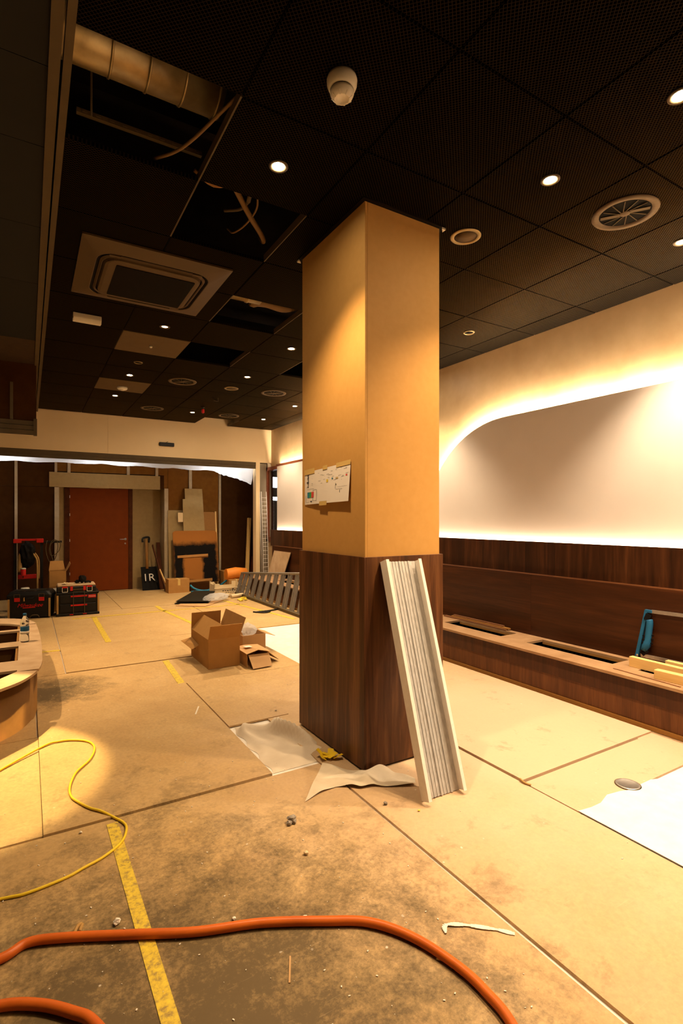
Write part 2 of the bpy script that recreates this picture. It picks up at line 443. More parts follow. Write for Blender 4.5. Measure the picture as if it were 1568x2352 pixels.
# ---- floor
bm = BM(); box(bm, -2.7, 4.6, -1.6, 11.6, -.06, -.012)
floor = struct('floor', bm, m_under, 'site floor covered with tan hardboard sheets over white fleece', 'floor')
def board(x0, x1, y0, y1, z=0.0, rot=0.0, th=.012):
    bm = BM(); g = .0022
    box(bm, x0 + g, x1 - g, y0 + g, y1 - g, z - th, z)
    if rot: bmesh.ops.rotate(bm, verts=bm.verts, cent=((x0), (y1), 0), matrix=Matrix.Rotation(rot, 3, 'Z'))
    return obj('floor_board', bm, m_board, floor)
board(-1.2, 1.482, -1.6, 2.74, 0, -.006)
board(1.49, 2.33, -1.6, 4.65)
board(-1.2, .062, 2.745, 4.0, 0)
board(.06, 1.19, 2.735, 4.645, .009, 0, .02)
board(-1.2, .055, 4.0, 6.55, 0)
board(1.2, 1.66, 3.52, 4.645, .004)
board(2.335, 3.62, 1.95, 4.7, .011, 0, .022)
board(2.335, 3.62, 1.60, 1.945, 0)
board(.06, 2.333, 4.65, 5.515, 0)
board(.31, 1.5, 5.52, 6.62, .006, 0, .018)
board(.06, .305, 5.52, 6.55, 0)
board(1.5, 2.33, 5.52, 6.62, .0)
board(-1.2, .305, 6.55, 9.0, 0)
board(.31, 2.33, 6.625, 9.0, 0)
board(2.335, 3.62, 6.52, 9.0, 0)
board(-1.2, 1.3, 9.0, 11.45, 0)
board(1.3, 2.9, 9.0, 11.45, .003)
board(2.9, 4.34, 9.0, 11.45, 0)
bm = BM(); box(bm, 3.45, 3.645, -1.6, 9.6, -.012, -.001)
obj('floor_board', bm, m_board, floor)
def tape(x0, y0, x1, y1, wd, z=.0015):
    bm = BM(); bar(bm, (x0, y0, z), (x1, y1, z), wd, .002)
    o = obj('marking_tape', bm, m_tape, floor); o['label'] = 'worn yellow floor marking tape'
tape(.345, 2.69, .355, 1.2, .05)
tape(1.205, 5.49, 1.16, 4.66, .06)
tape(.835, 8.45, .815, 6.66, .065)
tape(.55, 8.46, 1.95, 8.45, .06)
tape(1.83, 10.4, 1.83, 8.6, .06)
tape(1.83, 8.6, 1.96, 7.2, .06)
tape(.12, 6.53, .31, 6.52, .05)
tape(2.85, 9.7, 3.3, 6.8, .06)
tape(1.95, 8.45, 3.2, 8.45, .05)

# ---- ceiling: void, carriers, tiles
bm = BM(); box(bm, -2.7, 4.6, -1.6, 11.6, 4.0, 4.1)
ceiling = struct('ceiling', bm, m_dark, 'dark suspended ceiling of square mesh tiles with several tiles missing', 'ceiling')
cols = [BX + PX * i for i in range(7)]
missing = {(0, 3), (1, 4), (2, 6), (2, 8), (4, 8), (4, 14)}
plain = {(1, 8), (1, 11)}
tile_me = {}
for i, x in enumerate(cols):
    x1 = min(x + PX, WX - .004)
    for j in range(15):
        y = BY + PY * j; y1 = min(y + PY, FY - .01)
        if (i, j) in missing: continue
        mat = m_beigetile if (i, j) in plain else m_mesh
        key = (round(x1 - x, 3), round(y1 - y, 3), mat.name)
        if key not in tile_me:
            bm = BM(); g = .0025
            hx, hy = (x1 - x) / 2 - g, (y1 - y) / 2 - g
            box(bm, -hx, hx, -hy, hy, .004, .02)
            box(bm, -hx + .004, hx - .004, -hy + .004, hy - .004, 0, .004)
            bmesh.ops.recalc_face_normals(bm, faces=bm.faces)
            me = bpy.data.meshes.new('ceiling_tile'); bm.to_mesh(me); bm.free(); me.materials.append(mat); tile_me[key] = me
        o = bpy.data.objects.new('ceiling_tile', tile_me[key]); C.objects.link(o); o.parent = ceiling
        o.location = ((x + x1) / 2, (y + y1) / 2, CZ + rnd.uniform(0, .0015))
for i, j in missing:                                # angle carriers left round the openings
    x, y = cols[i], BY + PY * j
    for xx in (x, x + PX):
        bm = BM(); box(bm, xx - .004, xx + .004, y, min(y + PY, FY - .02), CZ + .002, CZ + .05)
        obj('tile_carrier', bm, m_bulktrim, ceiling)
    bm = BM(); box(bm, x + .01, x + PX - .01, y - .006, y + .006, CZ + .022, CZ + .06); obj('tile_carrier', bm, m_black, ceiling)
bm = BM(); box(bm, -2.7, 4.6, 2.9, 2.96, 3.62, 3.7); box(bm, -2.7, 4.6, 5.9, 5.96, 3.7, 3.8); obj('slab_rib', bm, m_dark, ceiling)

# ---- bulkhead soffit over the bar
bm = BM(); box(bm, -2.6, BX - .055, -1.6, FY - .03, 3.25, 3.40)
bulk = struct('trim_1', bm, m_dark, 'dark lower soffit along the bar side with board joints', 'soffit')
ys = [-1.6, 1.84, 2.365, 2.89, 3.7, 4.6, 6.08]
for a, b in zip(ys, ys[1:]):
    bm = BM(); box(bm, -2.6, BX - .075, a + .002, b - .002, 3.235, 3.25); obj('soffit_board', bm, m_bulk, bulk)
bm = BM(); box(bm, -2.6, BX - .035, 6.08, 8.15, 3.235, 3.25); obj('soffit_board', bm, m_osb, bulk)
bm = BM(); box(bm, BX - .075, BX - .035, -1.6, FY - .03, 3.222, 3.25); obj('edge_profile', bm, m_bulktrim, bulk)
bm = BM(); box(bm, BX - .026, BX + .004, -1.6, FY - .03, 3.222, 3.276); obj('edge_profile', bm, m_bulktrim, bulk)

# ---- right wall
bm = BM(); box(bm, WX, WX + .12, -1.6, 9.66, 0, 4.0); box(bm, WX, WX + .12, 9.66, 10.4, 2.52, 4.0); box(bm, WX, WX + .12, 9.66, 10.25, 0, .98)
box(bm, WX, WX + .12, 10.25, 11.6, 0, 4.0)
wall_r = struct('wall_right', bm, m_plaster, 'polished plaster wall glowing gold above a dark wood wainscot', 'wall')
def near_panel(x0, x1, inset):
    y0, zc, r = -1.6, 1.215, 1.30 - inset
    pts = [(y0, zc), (3.8 + r, zc)]
    for k in range(25):
        a = PI / 2 * k / 24
        pts.append((3.8 + r * math.cos(a), zc + r * math.sin(a)))
    pts += [(y0, zc + r)]
    bm = BM()
    q = [pts[0]] + pts[2:]
    lo = [bm.verts.new((x0, y, z)) for y, z in q]; hi = [bm.verts.new((x1, y, z)) for y, z in q]
    bm.faces.new(lo); bm.faces.new(hi[::-1])
    for i in range(len(q)): bm.faces.new((lo[i], hi[i], hi[(i + 1) % len(q)], lo[(i + 1) % len(q)]))
    return bm, [(y, z) for y, z in q[1:]]
bm, _ = near_panel(4.272, 4.288, 0)
p = obj('wall_panel', bm, m_panel, wall_r); p['label'] = 'large white panel with quarter-round corner'
_, edge = near_panel(4.272, 4.288, .022)
bm = BM()
edge = [(1.3 + 3.8 - .022, 1.23)] + edge
tube(bm, [(4.309, y, z) for y, z in edge], .008, 6, 1)
one('led_strip', bm, m_led, 'glowing warm strip behind the curved edge of the big white panel', 'led strip')
# far panel, mirrored corner hidden by the column
bm = BM()
pts = [(9.61, 1.215), (9.61, 2.49)] + [(8.0 - 1.27 * math.sin(a), 1.215 + 1.275 * math.cos(a)) for a in [PI / 2 * k / 16 for k in range(17)]]
lo = [bm.verts.new((4.272, y, z)) for y, z in pts]; hi = [bm.verts.new((4.288, y, z)) for y, z in pts]
bm.faces.new(lo); bm.faces.new(hi[::-1])
for i in range(len(pts)): bm.faces.new((lo[i], hi[i], hi[(i + 1) % len(pts)], lo[(i + 1) % len(pts)]))
p = obj('wall_panel', bm, m_panel, wall_r); p['label'] = 'white panel beside the window'
bm = BM(); tube(bm, [(4.309, y, z) for y, z in [(9.6, 2.465), (8.0, 2.465)]], .008, 6, 1)
one('led_strip', bm, m_led, 'glowing warm strip along the top of the far white panel', 'led strip')
bm = BM(); box(bm, 4.270, 4.300, 8.0, 9.66, 2.492, 2.535)
p = obj('panel_cap', bm, m_redwood, wall_r); p['label'] = 'red-brown wooden cap'
for a, b in ((-1.6, .8), (.8, 3.25), (3.25, 5.7), (5.7, 8.1), (8.1, 9.85)):
    bm = BM(); box(bm, 4.235, 4.255, a + .001, b - .001, .90, 1.225); obj('wainscot_panel', bm, m_wains, wall_r)
bm = BM(); box(bm, 4.256, 4.339, -1.6, 9.66, 1.17, 1.185); obj('cove_shelf', bm, m_black, wall_r)
bm = BM(); box(bm, 4.2575, 4.2695, -1.6, 5.1, 1.192, 1.204)
one('led_strip', bm, m_led2, 'glowing warm strip along the wainscot below the big white panel', 'led strip')
bm = BM(); box(bm, 4.2575, 4.2695, 6.8, 9.6, 1.192, 1.204)
one('led_strip', bm, m_led2, 'glowing warm strip along the wainscot below the far white panel', 'led strip')

# ---- other walls
bm = BM(); box(bm, -2.7, -2.6, -1.6, 11.6, 0, 4.0); struct('wall_left', bm, m_grey, 'dim wall on the bar side', 'wall')
bm = BM(); box(bm, -2.7, 4.6, -1.7, -1.6, 0, 4.0); struct('wall_front', bm, m_grey, 'dim wall behind the viewpoint', 'wall')
# fascia over the opening
bm = BM(); box(bm, -2.6, WX, FY + .012, FY + .06, 2.6, 4.0)
fas = struct('wall_back', bm, m_fascia, 'cream fascia above the wide rear opening', 'wall')
for a, b in ((-2.6, 1.22), (1.22, WX)):
    bm = BM(); box(bm, a + .002, b - .002, FY, FY + .012, 2.6, CZ - .002); obj('fascia_panel', bm, m_fascia, fas)
bm = BM(); box(bm, -2.6, 4.0, FY, FY + .07, 2.53, 2.6); box(bm, -2.6, 4.0, FY + .012, FY + .06, 2.47, 2.53)
p = obj('door_track', bm, m_bulktrim, fas); p['label'] = 'bronze sliding door track'
bm = BM(); box(bm, 4.0, 4.085, FY, FY + .16, 0, 2.6); p = obj('jamb_post', bm, m_fascia, fas); p['label'] = 'cream end post of the opening'
bm = BM(); box(bm, 4.086, WX, FY + .205, FY + .25, 0, 2.6); obj('return_panel', bm, m_grey, fas)
# hoarding wall beyond, with the recessed door
HY, DY = 11.0, 11.43
bm = BM(); box(bm, -2.6, .43, HY + .05, HY + .08, 0, 3.3); box(bm, 2.47, 4.4, HY + .05, HY + .08, 0, 3.3)
box(bm, .43, 2.47, HY + .05, HY + .08, 2.05, 3.3)
hoard = struct('wall_rear', bm, m_dark, 'brown board hoarding on cream studs around a door recess', 'wall')
def hp(x0, x1, z0, z1, mat=m_hoard, y=HY + .03, name='hoarding_board'):
    bm = BM(); box(bm, x0 + .002, x1 - .002, y, y + .02, z0, z1); return obj(name, bm, mat, hoard)
for a, b in ((-2.6, -1.3), (-1.3, -.18), (-.18, .44)):
    hp(a, b, 0.0, 2.03); hp(a, b, 2.034, 2.7)
hp(2.312, 2.392, 2.05, 2.33)
for a, b in ((2.47, 2.92), (2.92, 3.55), (3.55, 4.34)): hp(a, b, 0, 2.7, m_hoard2 if a < 3.5 else m_hoard)
hp(2.392, 2.47, 2.06, 2.33, m_hoard2)
for a, b in ((.44, .66), (.66, 1.7), (1.7, 2.25), (2.25, 2.47)): hp(a, b, 2.33, 2.7, m_hoard2)
def stud(x, z0, z1, wd=.05, y=HY):
    bm = BM(); box(bm, x - wd / 2, x + wd / 2, y - .015, y + .03, z0, z1); obj('stud', bm, m_stud, hoard)
for x, z0, z1, wd in ((-.175, 0, 2.6, .045), (.45, 2.31, 2.6, .04), (.665, 2.31, 2.6, .05), (1.705, 2.31, 2.6, .05), (2.245, 2.31, 2.6, .05), (2.92, 0, 2.6, .06), (3.55, 0, 2.6, .045), (-1.3, 0, 2.6, .05)):
    stud(x, z0, z1, wd)
stud(.465, 0, 2.03, .075); stud(2.43, 0, 2.06, .075)
hp(.34, 2.31, 2.035, 2.31, m_pb, HY - .005, 'header_board')
bm = BM(); box(bm, -2.6, .5, HY - .01, HY + .03, 2.56, 2.60); box(bm, .5, 4.3, HY - .01, HY + .03, 2.62, 2.66); obj('top_rail', bm, m_pinex, hoard)
bm = BM(); box(bm, .50, .61, DY, DY + .02, 0, 2.12); obj('plasterboard', bm, m_pb, hoard)
bm = BM(); box(bm, 1.85, 2.42, DY, DY + .02, 0, 2.12); obj('plasterboard', bm, m_pb, hoard)
bm = BM(); box(bm, .44, 2.45, DY, DY + .02, 2.12, 2.7); obj('plasterboard', bm, m_pb, hoard)
bm = BM(); box(bm, 2.40, 2.42, HY + .03, DY, 0, 2.06); obj('plasterboard', bm, m_pb, hoard)
bm = BM(); box(bm, .43, .45, HY + .03, DY, 0, 2.06); obj('plasterboard', bm, m_pb, hoard)
bm = BM(); box(bm, .43, 2.45, DY + .05, DY + .08, 0, 3.3); obj('backing_board', bm, m_dark, hoard)
bm = BM(); box(bm, 4.33, 4.345, FY + .21, HY + .03, 0, 2.7); obj('hoarding_board', bm, m_hoard, hoard)
bm = BM(); box(bm, -2.59, 4.32, FY + .40, HY - .012, 2.60, 2.615); obj('light_stop_board', bm, m_hoard, hoard)  # board added to stop the cold work light leaking onto the hoarding
# door
bm = BM(); box(bm, .61, .70, DY - .025, DY + .03, 0, 2.12); box(bm, 1.775, 1.85, DY - .025, DY + .03, 0, 2.12); box(bm, .70, 1.775, DY - .025, DY + .03, 2.055, 2.12)
door = struct('door_1', bm, m_frame, 'orange-brown flush door in a rough dark wooden frame', 'door')
bm = BM(); box(bm, .703, 1.772, DY - .008, DY + .03, .012, 2.052); leaf = obj('door_leaf', bm, m_door, door)
bm = BM(); box(bm, 1.05, 1.40, DY - .03, DY - .012, 2.045, 2.085); p = obj('timber_wedge', bm, m_mdf2, door)
bm = BM(); lathe(bm, [(0.0, DY - .02), (.022, DY - .018), (.024, DY - .009)], 16, (1.715, 0, 1.03), axis='y'); tube(bm, [(1.715, DY - .02, 1.03), (1.715, DY - .06, 1.03), (1.60, DY - .06, 1.028)], .008, 8, 1)
lathe(bm, [(0.0, DY - .016), (.014, DY - .014), (.016, DY - .009)], 12, (1.71, 0, .94), axis='y')
p = obj('door_handle', bm, m_steel, leaf); p['label'] = 'steel lever handle'
for z in (1.85, 1.0, .35, 1.5):
    bm = BM(); box(bm, .697, .709, DY - .035, DY - .026, z, z + .05); obj('hinge', bm, m_steel, door)

# ---- window in the right wall with the lit corridor behind
bm = BM()
for (y0, y1, z0, z1) in ((10.195, 10.25, .98, 2.52), (9.66, 10.25, .98, 1.07), (9.66, 10.25, 2.45, 2.52), (9.60, 9.66, .98, 2.535)):
    box(bm, WX - .03, WX + .1, y0, y1, z0, z1)
win = struct('window_1', bm, m_redwood, 'narrow tall window with red-brown frame near the rear corner', 'window')
bm = BM(); box(bm, WX + .05, WX + .056, 9.66, 10.19, 1.07, 2.45); obj('pane', bm, m_glass, win)
bm = BM(); box(bm, WX + .02, WX + .05, 10.175, 10.195, 1.07, 2.45); obj('inner_frame', bm, m_grey, win)
bm = BM(); box(bm, 8.0, 8.1, 8.0, 22.0, -.2, 4.0); box(bm, 4.6, 8.0, 22, 22.1, -.2, 4.0); box(bm, 4.5, 8.1, 8.0, 22.1, 3.4, 3.5); box(bm, 4.5, 8.1, 8.0, 22, -.3, -.2); box(bm, 4.47, 4.52, 11.7, 22, -.2, 4)
struct('wall_corridor', bm, m_grey, 'grey corridor seen through the narrow window', 'wall')
def wall_tile_lamp(y, z0, z1, label):
    bm = BM(); box(bm, 4.56 + (y - 10) * .34, 5.3 + (y - 10) * .5, y, y + .03, z0, z1)
    one('light_panel', bm, m_tube, label, 'light panel', 'corridor light panels')
wall_tile_lamp(13.2, 2.30, 2.58, 'cold white light panel in the corridor, upper one in the window')
wall_tile_lamp(15.2, 2.02, 2.13, 'cold white light panel in the corridor, lower one in the window')
bm = BM()
for k in range(10): tube(bm, [(4.7 + k * .07, 10.9 + k * .14, 0.2), (4.7 + k * .07, 10.9 + k * .14, 2.0)], .0035, 5, 1)
for k in range(22): tube(bm, [(4.68, 10.86, .25 + k * .08), (5.35, 12.2, .25 + k * .08)], .0035, 5, 1)
one('wire_fence', bm, m_galv, 'wire grid panel standing in the corridor behind the window', 'fence')

# ================================================================ COLUMN
CX0, CX1, CY0, CY1, CH = 1.642, 2.233, 2.482, 3.31, 1.228
bm = BM(); box(bm, CX0 + .03, CX1 - .03, CY0 + .03, CY1 - .03, 0, CZ + .3)
column = struct('column', bm, m_dark, 'square column with tan upper boards and dark walnut cladding below', 'column')
t = .016
for (x0, x1, y0, y1, nm) in ((CX0, CX0 + t, CY0, CY1, 'cladding_panel'), (CX0 + t, CX1, CY0, CY0 + t, 'cladding_panel'), (CX1 - t, CX1, CY0 + t, CY1, 'cladding_panel'), (CX0 + t, CX1 - t, CY1 - t, CY1, 'cladding_panel')):
    bm = BM(); box(bm, x0, x1, y0, y1, 0.012 if True else 0, CH); obj(nm, bm, m_clad, column, .0008)
for (x0, x1, y0, y1) in ((CX0 + t, CX0 + 2 * t, CY0 + t, CY1 - t), (CX0 + 2 * t, CX1 - t, CY0 + t, CY0 + 2 * t), (CX1 - 2 * t, CX1 - t, CY0 + 2 * t, CY1 - t), (CX0 + 2 * t, CX1 - 2 * t, CY1 - 2 * t, CY1 - t)):
    bm = BM(); box(bm, x0, x1, y0, y1, CH - .05, CZ - .003); obj('upper_board', bm, m_mdf, column, .001)
for (x0, x1, y0, y1) in ((CX0 - .012, CX0 + .014, CY0 - .012, CY1 + .012), (CX0 + .014, CX1 + .012, CY0 - .012, CY0 + .014), (CX1 - .014, CX1 + .012, CY0 + .014, CY1 + .012)):
    bm = BM(); box(bm, x0, x1, y0, y1, CZ - .008, CZ - .0005); obj('edge_angle', bm, m_grille, column)
for (x, y) in ((CX1 + .012, CY0 - .012), (CX0 - .012, CY1 + .012)):
    bm = BM(); prism(bm, [(x - .03, y), (x, y), (x, y + .03)] if x > 2 else [(x, y - .03), (x + .03, y), (x, y)], CZ - .02, CZ - .009); p = obj('corner_piece', bm, m_white, column); p['label'] = 'white metal corner piece'

# plan taped on the column's left face (a flat sheet, slightly bowed)
PXF = CX0 + t
def pt(u, v, off=.004):      # u 0..1 across, v 0..1 up, on the sheet
    y = 3.247 - u * .602
    z = 1.545 + v * (.222 + .015 * u) + .010 * u
    bow = .010 * math.sin(PI * u) * (1 - v) + (.018 * (u ** 3) * (1 - v))
    return (PXF - off - bow, y, z)
plan = thing('wall_plan', 'creased paper floor plan taped to the left face of the column', 'paper', (PXF, 2.95, 1.545), world=True)
bm = BM(); g = [[bm.verts.new(pt(i / 12, j / 5)) for i in range(13)] for j in range(6)]
for j in range(5):
    for i in range(12): bm.faces.new((g[j][i], g[j][i + 1], g[j + 1][i + 1], g[j + 1][i]))
obj('paper', bm, m_sheet, plan)
def mark(bm, u0, v0, u1, v1):
    quad(bm, pt(u0, v0, .0052), pt(u1, v0, .0052), pt(u1, v1, .0052), pt(u0, v1, .0052))
bm = BM(); q = random.Random(3)
for k in range(9): mark(bm, .075 + q.uniform(-.008, .008), .52 + k * .05, .095 + q.uniform(0, .012), .52 + k * .05 + q.uniform(.02, .045))
mark(bm, .05, .66, .10, .69)
for (u0, v0, u1, v1) in ((.05, .50, .055, .55), (.06, .46, .24, .466), (.21, .42, .30, .427), (.30, .10, .306, .42), (.21, .10, .30, .107), (.215, .10, .22, .42), (.03, .08, .036, .28), (.03, .06, .12, .066), (.15, .07, .19, .10), (.72, .36, .725, .52), (.73, .34, .86, .346), (.76, .40, .96, .404), (.81, .25, .818, .32), (.72, .46, .74, .49)):
    mark(bm, u0, v0, u1, v1)
for k in range(34):
    u = q.uniform(.15, .93); v = q.uniform(.55, .9); mark(bm, u, v, u + q.uniform(.006, .06), v + .006)
obj('ink_lines', bm, m_ink, plan)['kind'] = 'stuff'
for (u0, v0, u1, v1, mt) in ((.07, .20, .125, .37, m_ink_b), (.125, .20, .175, .37, m_ink_g), (.175, .20, .235, .37, m_ink_r), (.52, .58, .56, .66, m_ink_y), (.635, .63, .66, .68, m_ink_b), (.92, .66, .95, .70, m_ink_r), (.72, .63, .77, .66, m_masking)):
    bm = BM(); mark(bm, u0, v0, u1, v1); obj('colour_patch', bm, mt, plan)
for (u, v, du, dv) in ((.0, .92, .24, .16), (.43, .95, .10, .12), (.72, .93, .28, .12), (.38, -.06, .17, .12)):
    bm = BM(); slab(bm, [pt(u, v, .0065), pt(u + du, v, .0065), pt(u + du, v + dv, .0065), pt(u, v + dv, .0065)], .001)
    obj('masking_tape', bm, m_masking, plan)

# steel channel leaning on the column front
A = Vector((1.852, 2.075, .004)); B = Vector((1.878, CY0 - .004, 1.195))
d = (B - A).normalized(); wv = Vector((1, 0, 0)); wv = (wv - d * wv.dot(d)).normalized(); nv = wv.cross(d)
if nv.y > 0: nv = -nv                                # normal towards the viewer
Lc = (B - A).length
chm = Matrix((wv, nv, d)).transposed().to_4x4(); chm.translation = A
ch = thing('steel_channel', 'galvanised steel stud channel leaning against the column', 'channel', A, world=True)
hw, fd = .128, .062
def chb(*a):
    bm = BM(); box(bm, *a, chm); return bm
obj('flange', chb(-hw, -hw + .003, 0, fd, 0, Lc), m_galv, ch)
obj('flange', chb(hw - .003, hw, 0, fd, 0, Lc), m_galv, ch)
obj('lip', chb(-hw + .003, -hw + .020, fd - .006, fd, 0, Lc), m_galv, ch)
obj('lip', chb(hw - .020, hw - .003, fd - .006, fd, 0, Lc), m_galv, ch)
bm = BM(); box(bm, -hw + .003, hw - .003, 0, .003, 0, Lc, chm)
for k in range(8):
    x = -.092 + k * .0225; box(bm, x, x + .010, .003, .007 + .004 * (k % 3 == 1), 0, Lc, chm)
obj('ribbed_web', bm, m_galvw, ch)

# ================================================================ WALL BENCH ON THE RIGHT
bench = thing('bench', 'long walnut bench carcass along the right wall with open seat cut-outs', 'bench', (3.9, 4.0, 0), world=True)
BXF = 3.66; BZ = .338
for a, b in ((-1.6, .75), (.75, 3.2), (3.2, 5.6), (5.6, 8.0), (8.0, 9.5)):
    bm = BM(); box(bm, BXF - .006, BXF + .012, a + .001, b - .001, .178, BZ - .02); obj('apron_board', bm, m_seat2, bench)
    bm = BM(); box(bm, BXF + .002, BXF + .018, a + .001, b - .001, .012, .177); obj('front_panel', bm, m_seatf, bench)
bm = BM()
holes = [(-.78, .02), (.32, 1.10), (1.38, 2.165), (2.36, 3.165), (3.46, 4.24), (4.55, 5.33), (5.63, 6.41), (6.7, 7.5), (7.8, 8.6)]
box(bm, BXF - .034, 3.835, -1.6, 9.5, BZ - .02, BZ); box(bm, 4.055, 4.12, -1.6, 9.5, BZ - .02, BZ)
prev = -1.6
for a, b in holes + [(9.5, 9.5)]:
    box(bm, 3.835, 4.055, prev, a, BZ - .02, BZ); prev = b
obj('seat_top', bm, m_seattop, bench)
bm = BM()
for a, b in holes:
    box(bm, 3.83, 3.835, a, b, BZ - .04, BZ - .02); box(bm, 4.055, 4.06, a, b, BZ - .04, BZ - .02)
obj('opening_edge', bm, m_mdf2, bench)
bm = BM(); box(bm, 3.68, 4.2, -1.6, 9.5, 0.0, .015); box(bm, 4.12, 4.13, -1.6, 9.5, .015, BZ - .021); obj('carcass', bm, m_dark, bench)
for a, b in ((-1.6, .8), (.8, 3.35), (3.35, 5.8), (5.8, 8.2), (8.2, 9.5)):
    bm = BM(); box(bm, 4.122, 4.142, a + .0008, b - .0008, BZ - .02, .915); obj('back_panel', bm, m_seat, bench)
bm = BM(); box(bm, 4.142, 4.234, -1.6, 9.5, .897, .914); obj('back_cap', bm, m_seatf, bench)

for k, (x, z, y0, y1, lb) in enumerate(((4.185 - .11, BZ, 3.6, 4.5, 'lowest of three walnut laths lying on the bench top'), (4.092, BZ + .012, 3.58, 4.40, 'middle of three walnut laths lying on the bench top'), (4.10, BZ + .024, 3.66, 4.38, 'topmost of three walnut laths lying on the bench top'))):
    bm = BM(); bar(bm, (x, y0, z + .006), (x + .006, y1, z + .006), .04 - k * .007, .012)
    one('wood_lath', bm, m_lath if k != 1 else m_mdf2, lb, 'lath', 'laths on the bench')
for (a, b, wd, z0, h, lb) in (((3.90, 2.255), (3.86, 1.2), .045, BZ + .0006, .075, 'long pine batten on the bench, standing on edge across an opening'),
                              ((3.755, 1.995), (3.79, 1.1), .055, BZ + .0006, .062, 'short pine batten at the front of the bench beside the saw'),
                              ((3.985, 2.04), (3.96, 1.1), .045, BZ + .0006, .082, 'pine batten behind the long one, below the saw blade')):
    bm = BM(); bar(bm, (a[0], a[1], z0 + h / 2), (b[0], b[1], z0 + h / 2), wd, h); one('pine_batten', bm, m_pine, lb, 'batten', 'pine battens on the bench', bev=.002)
bm = BM(); bar(bm, (3.72, 2.28, BZ + .002), (3.685, 1.80, BZ + .002), .012, .004); one('wood_sliver', bm, m_lath, 'thin dark sliver of wood on the front edge of the bench', 'offcut')

# mitre saw frame leaning on the bench back
saw = thing('mitre_saw', 'frame hand saw with blue handle leaning against the bench back', 'saw', (4.03, 2.2, BZ), world=True)
sx, sy = 4.06, 2.28
bm = BM(); bar(bm, (sx, sy + .02, .375), (sx + .045, sy - .03, .74), .022, .026, (0, 1, 0)); bar(bm, (sx + .044, sy - .02, .735), (sx + .044, sy - .075, .735), .022, .024)
obj('handle_frame', bm, m_blue, saw, .003)
bm = BM(); tube(bm, [(sx + .008, sy - .03, .435), (sx + .014, sy - .052, .50), (sx + .022, sy - .058, .57), (sx + .03, sy - .062, .645), (sx + .034, sy - .056, .67)], [.024, .026, .030, .028, .024], 10, 3)
obj('grip', bm, m_blue, saw)
bm = BM(); bar(bm, (sx + .006, sy - .02, .405), (sx + .01, sy - .05, .44), .03, .035); bar(bm, (sx + .036, sy - .035, .67), (sx + .042, sy - .05, .715), .03, .04)
for k in range(3): bar(bm, (sx + .014 + k * .005, sy - .078 , .50 + k * .03), (sx + .014 + k * .005, sy - .092, .497 + k * .03), .012, .009)
for k in range(3): bar(bm, (sx - .006, sy - .02 - k * .004, .49 + k * .028), (sx - .006, sy - .034 - k * .004, .496 + k * .028), .006, .012)
obj('guard', bm, m_black, saw)['kind'] = 'stuff'
bm = BM(); bar(bm, (sx + .044, sy - .07, .737), (sx + .044, sy - .95, .755), .012, .026); obj('top_bar', bm, m_steel, saw)
bm = BM(); bar(bm, (sx + .004, sy - .01, .395), (sx + .004, sy - .95, .40), .012, .026); obj('blade_holder', bm, m_steel, saw)
bm = BM(); bar(bm, (sx, sy + .01, BZ), (sx + .002, sy + .005, .39), .02, .02, (0, 1, 0)); obj('guide_post', bm, m_black, saw)
bm = BM(); bar(bm, (sx, sy - .9, BZ), (sx + .002, sy - .9, .39), .02, .02, (0, 1, 0)); obj('guide_post', bm, m_black, saw)
bm = BM(); lathe(bm, [(0, 0), (.008, .001), (.009, .004), (0, .006)], 10, (sx - .014, sy + .012, .392), axis='x'); obj('bolt', bm, m_steel, saw)

# ================================================================ CURVED SEAT BASE AT LEFT
seat = thing('curved_seat', 'curved raw board seat base with open cut-outs on the bar side', 'seat', (-.5, 5.2, 0), world=True)
outer = [(-1.6, 3.45), (-.9, 3.55), (-.45, 3.72), (-.27, 3.86), (-.15, 3.98), (-.03, 4.12), (.06, 4.34), (.095, 4.58), (.102, 4.9), (.105, 5.22), (.10, 5.65), (.085, 6.1), (.055, 6.42), (-.05, 6.64), (-.26, 6.80), (-.6, 6.9), (-1.6, 6.95)]
sm = [(p.x, p.y) for p in smooth_path([(x, y, 0) for x, y in outer], 5)]
# top built as a ring of pieces round four openings
bm = BM()
TZ0, TZ1 = .342, .36
openings = [(-.075, 4.38, 4.18, -.6), (-.06, 4.72, 5.245, -1.2), (-.06, 5.44, 5.97, -1.2), (-.075, 6.03, 6.28, -.6)]
def strip(poly): prism(bm, poly, TZ0, TZ1)
import bisect
right = [p for p in sm if p[1] >= 4.38 and p[1] <= 6.28]
# right rim between y=4.38 and 6.28, inner edge x=-.065
rim = [(-.065, 4.38)] + right + [(-.065, 6.28)]
strip(rim)
lowp = [p for p in sm if p[1] < 4.38 and p[0] > -1.55 and p[1] < 5]
inner_low = [(-.065, 4.38), (-.13, 4.28), (-.2, 4.18), (-.3, 4.08), (-.5, 3.98), (-.9, 3.9), (-1.5, 3.85)]
strip(lowp + inner_low)
highp = [p for p in sm if p[1] > 6.28 and p[0] > -1.55]
strip(highp + [(-1.5, 6.6), (-.6, 6.56), (-.3, 6.5), (-.16, 6.4), (-.065, 6.28)])
box(bm, -1.5, -.065, 4.42, 4.72, TZ0, TZ1); box(bm, -1.5, -.065, 5.245, 5.45, TZ0, TZ1); box(bm, -1.5, -.065, 5.97, 6.05, TZ0, TZ1)
obj('seat_top', bm, m_mdftop, seat)
bm = BM()
ins = [(x - .035 if x > -.2 else x, y + (.035 if y < 5 else -.035) * (1 if x < .06 else 0)) for x, y in sm]
lo = [bm.verts.new((x, y, .0)) for x, y in ins]; hi = [bm.verts.new((x, y, TZ0)) for x, y in ins]
for i in range(len(ins) - 1): f = bm.faces.new((lo[i], lo[i + 1], hi[i + 1], hi[i])); f.smooth = True
r = bmesh.ops.solidify(bm, geom=bm.faces[:], thickness=.012)
obj('curved_front', bm, m_mdf2, seat)
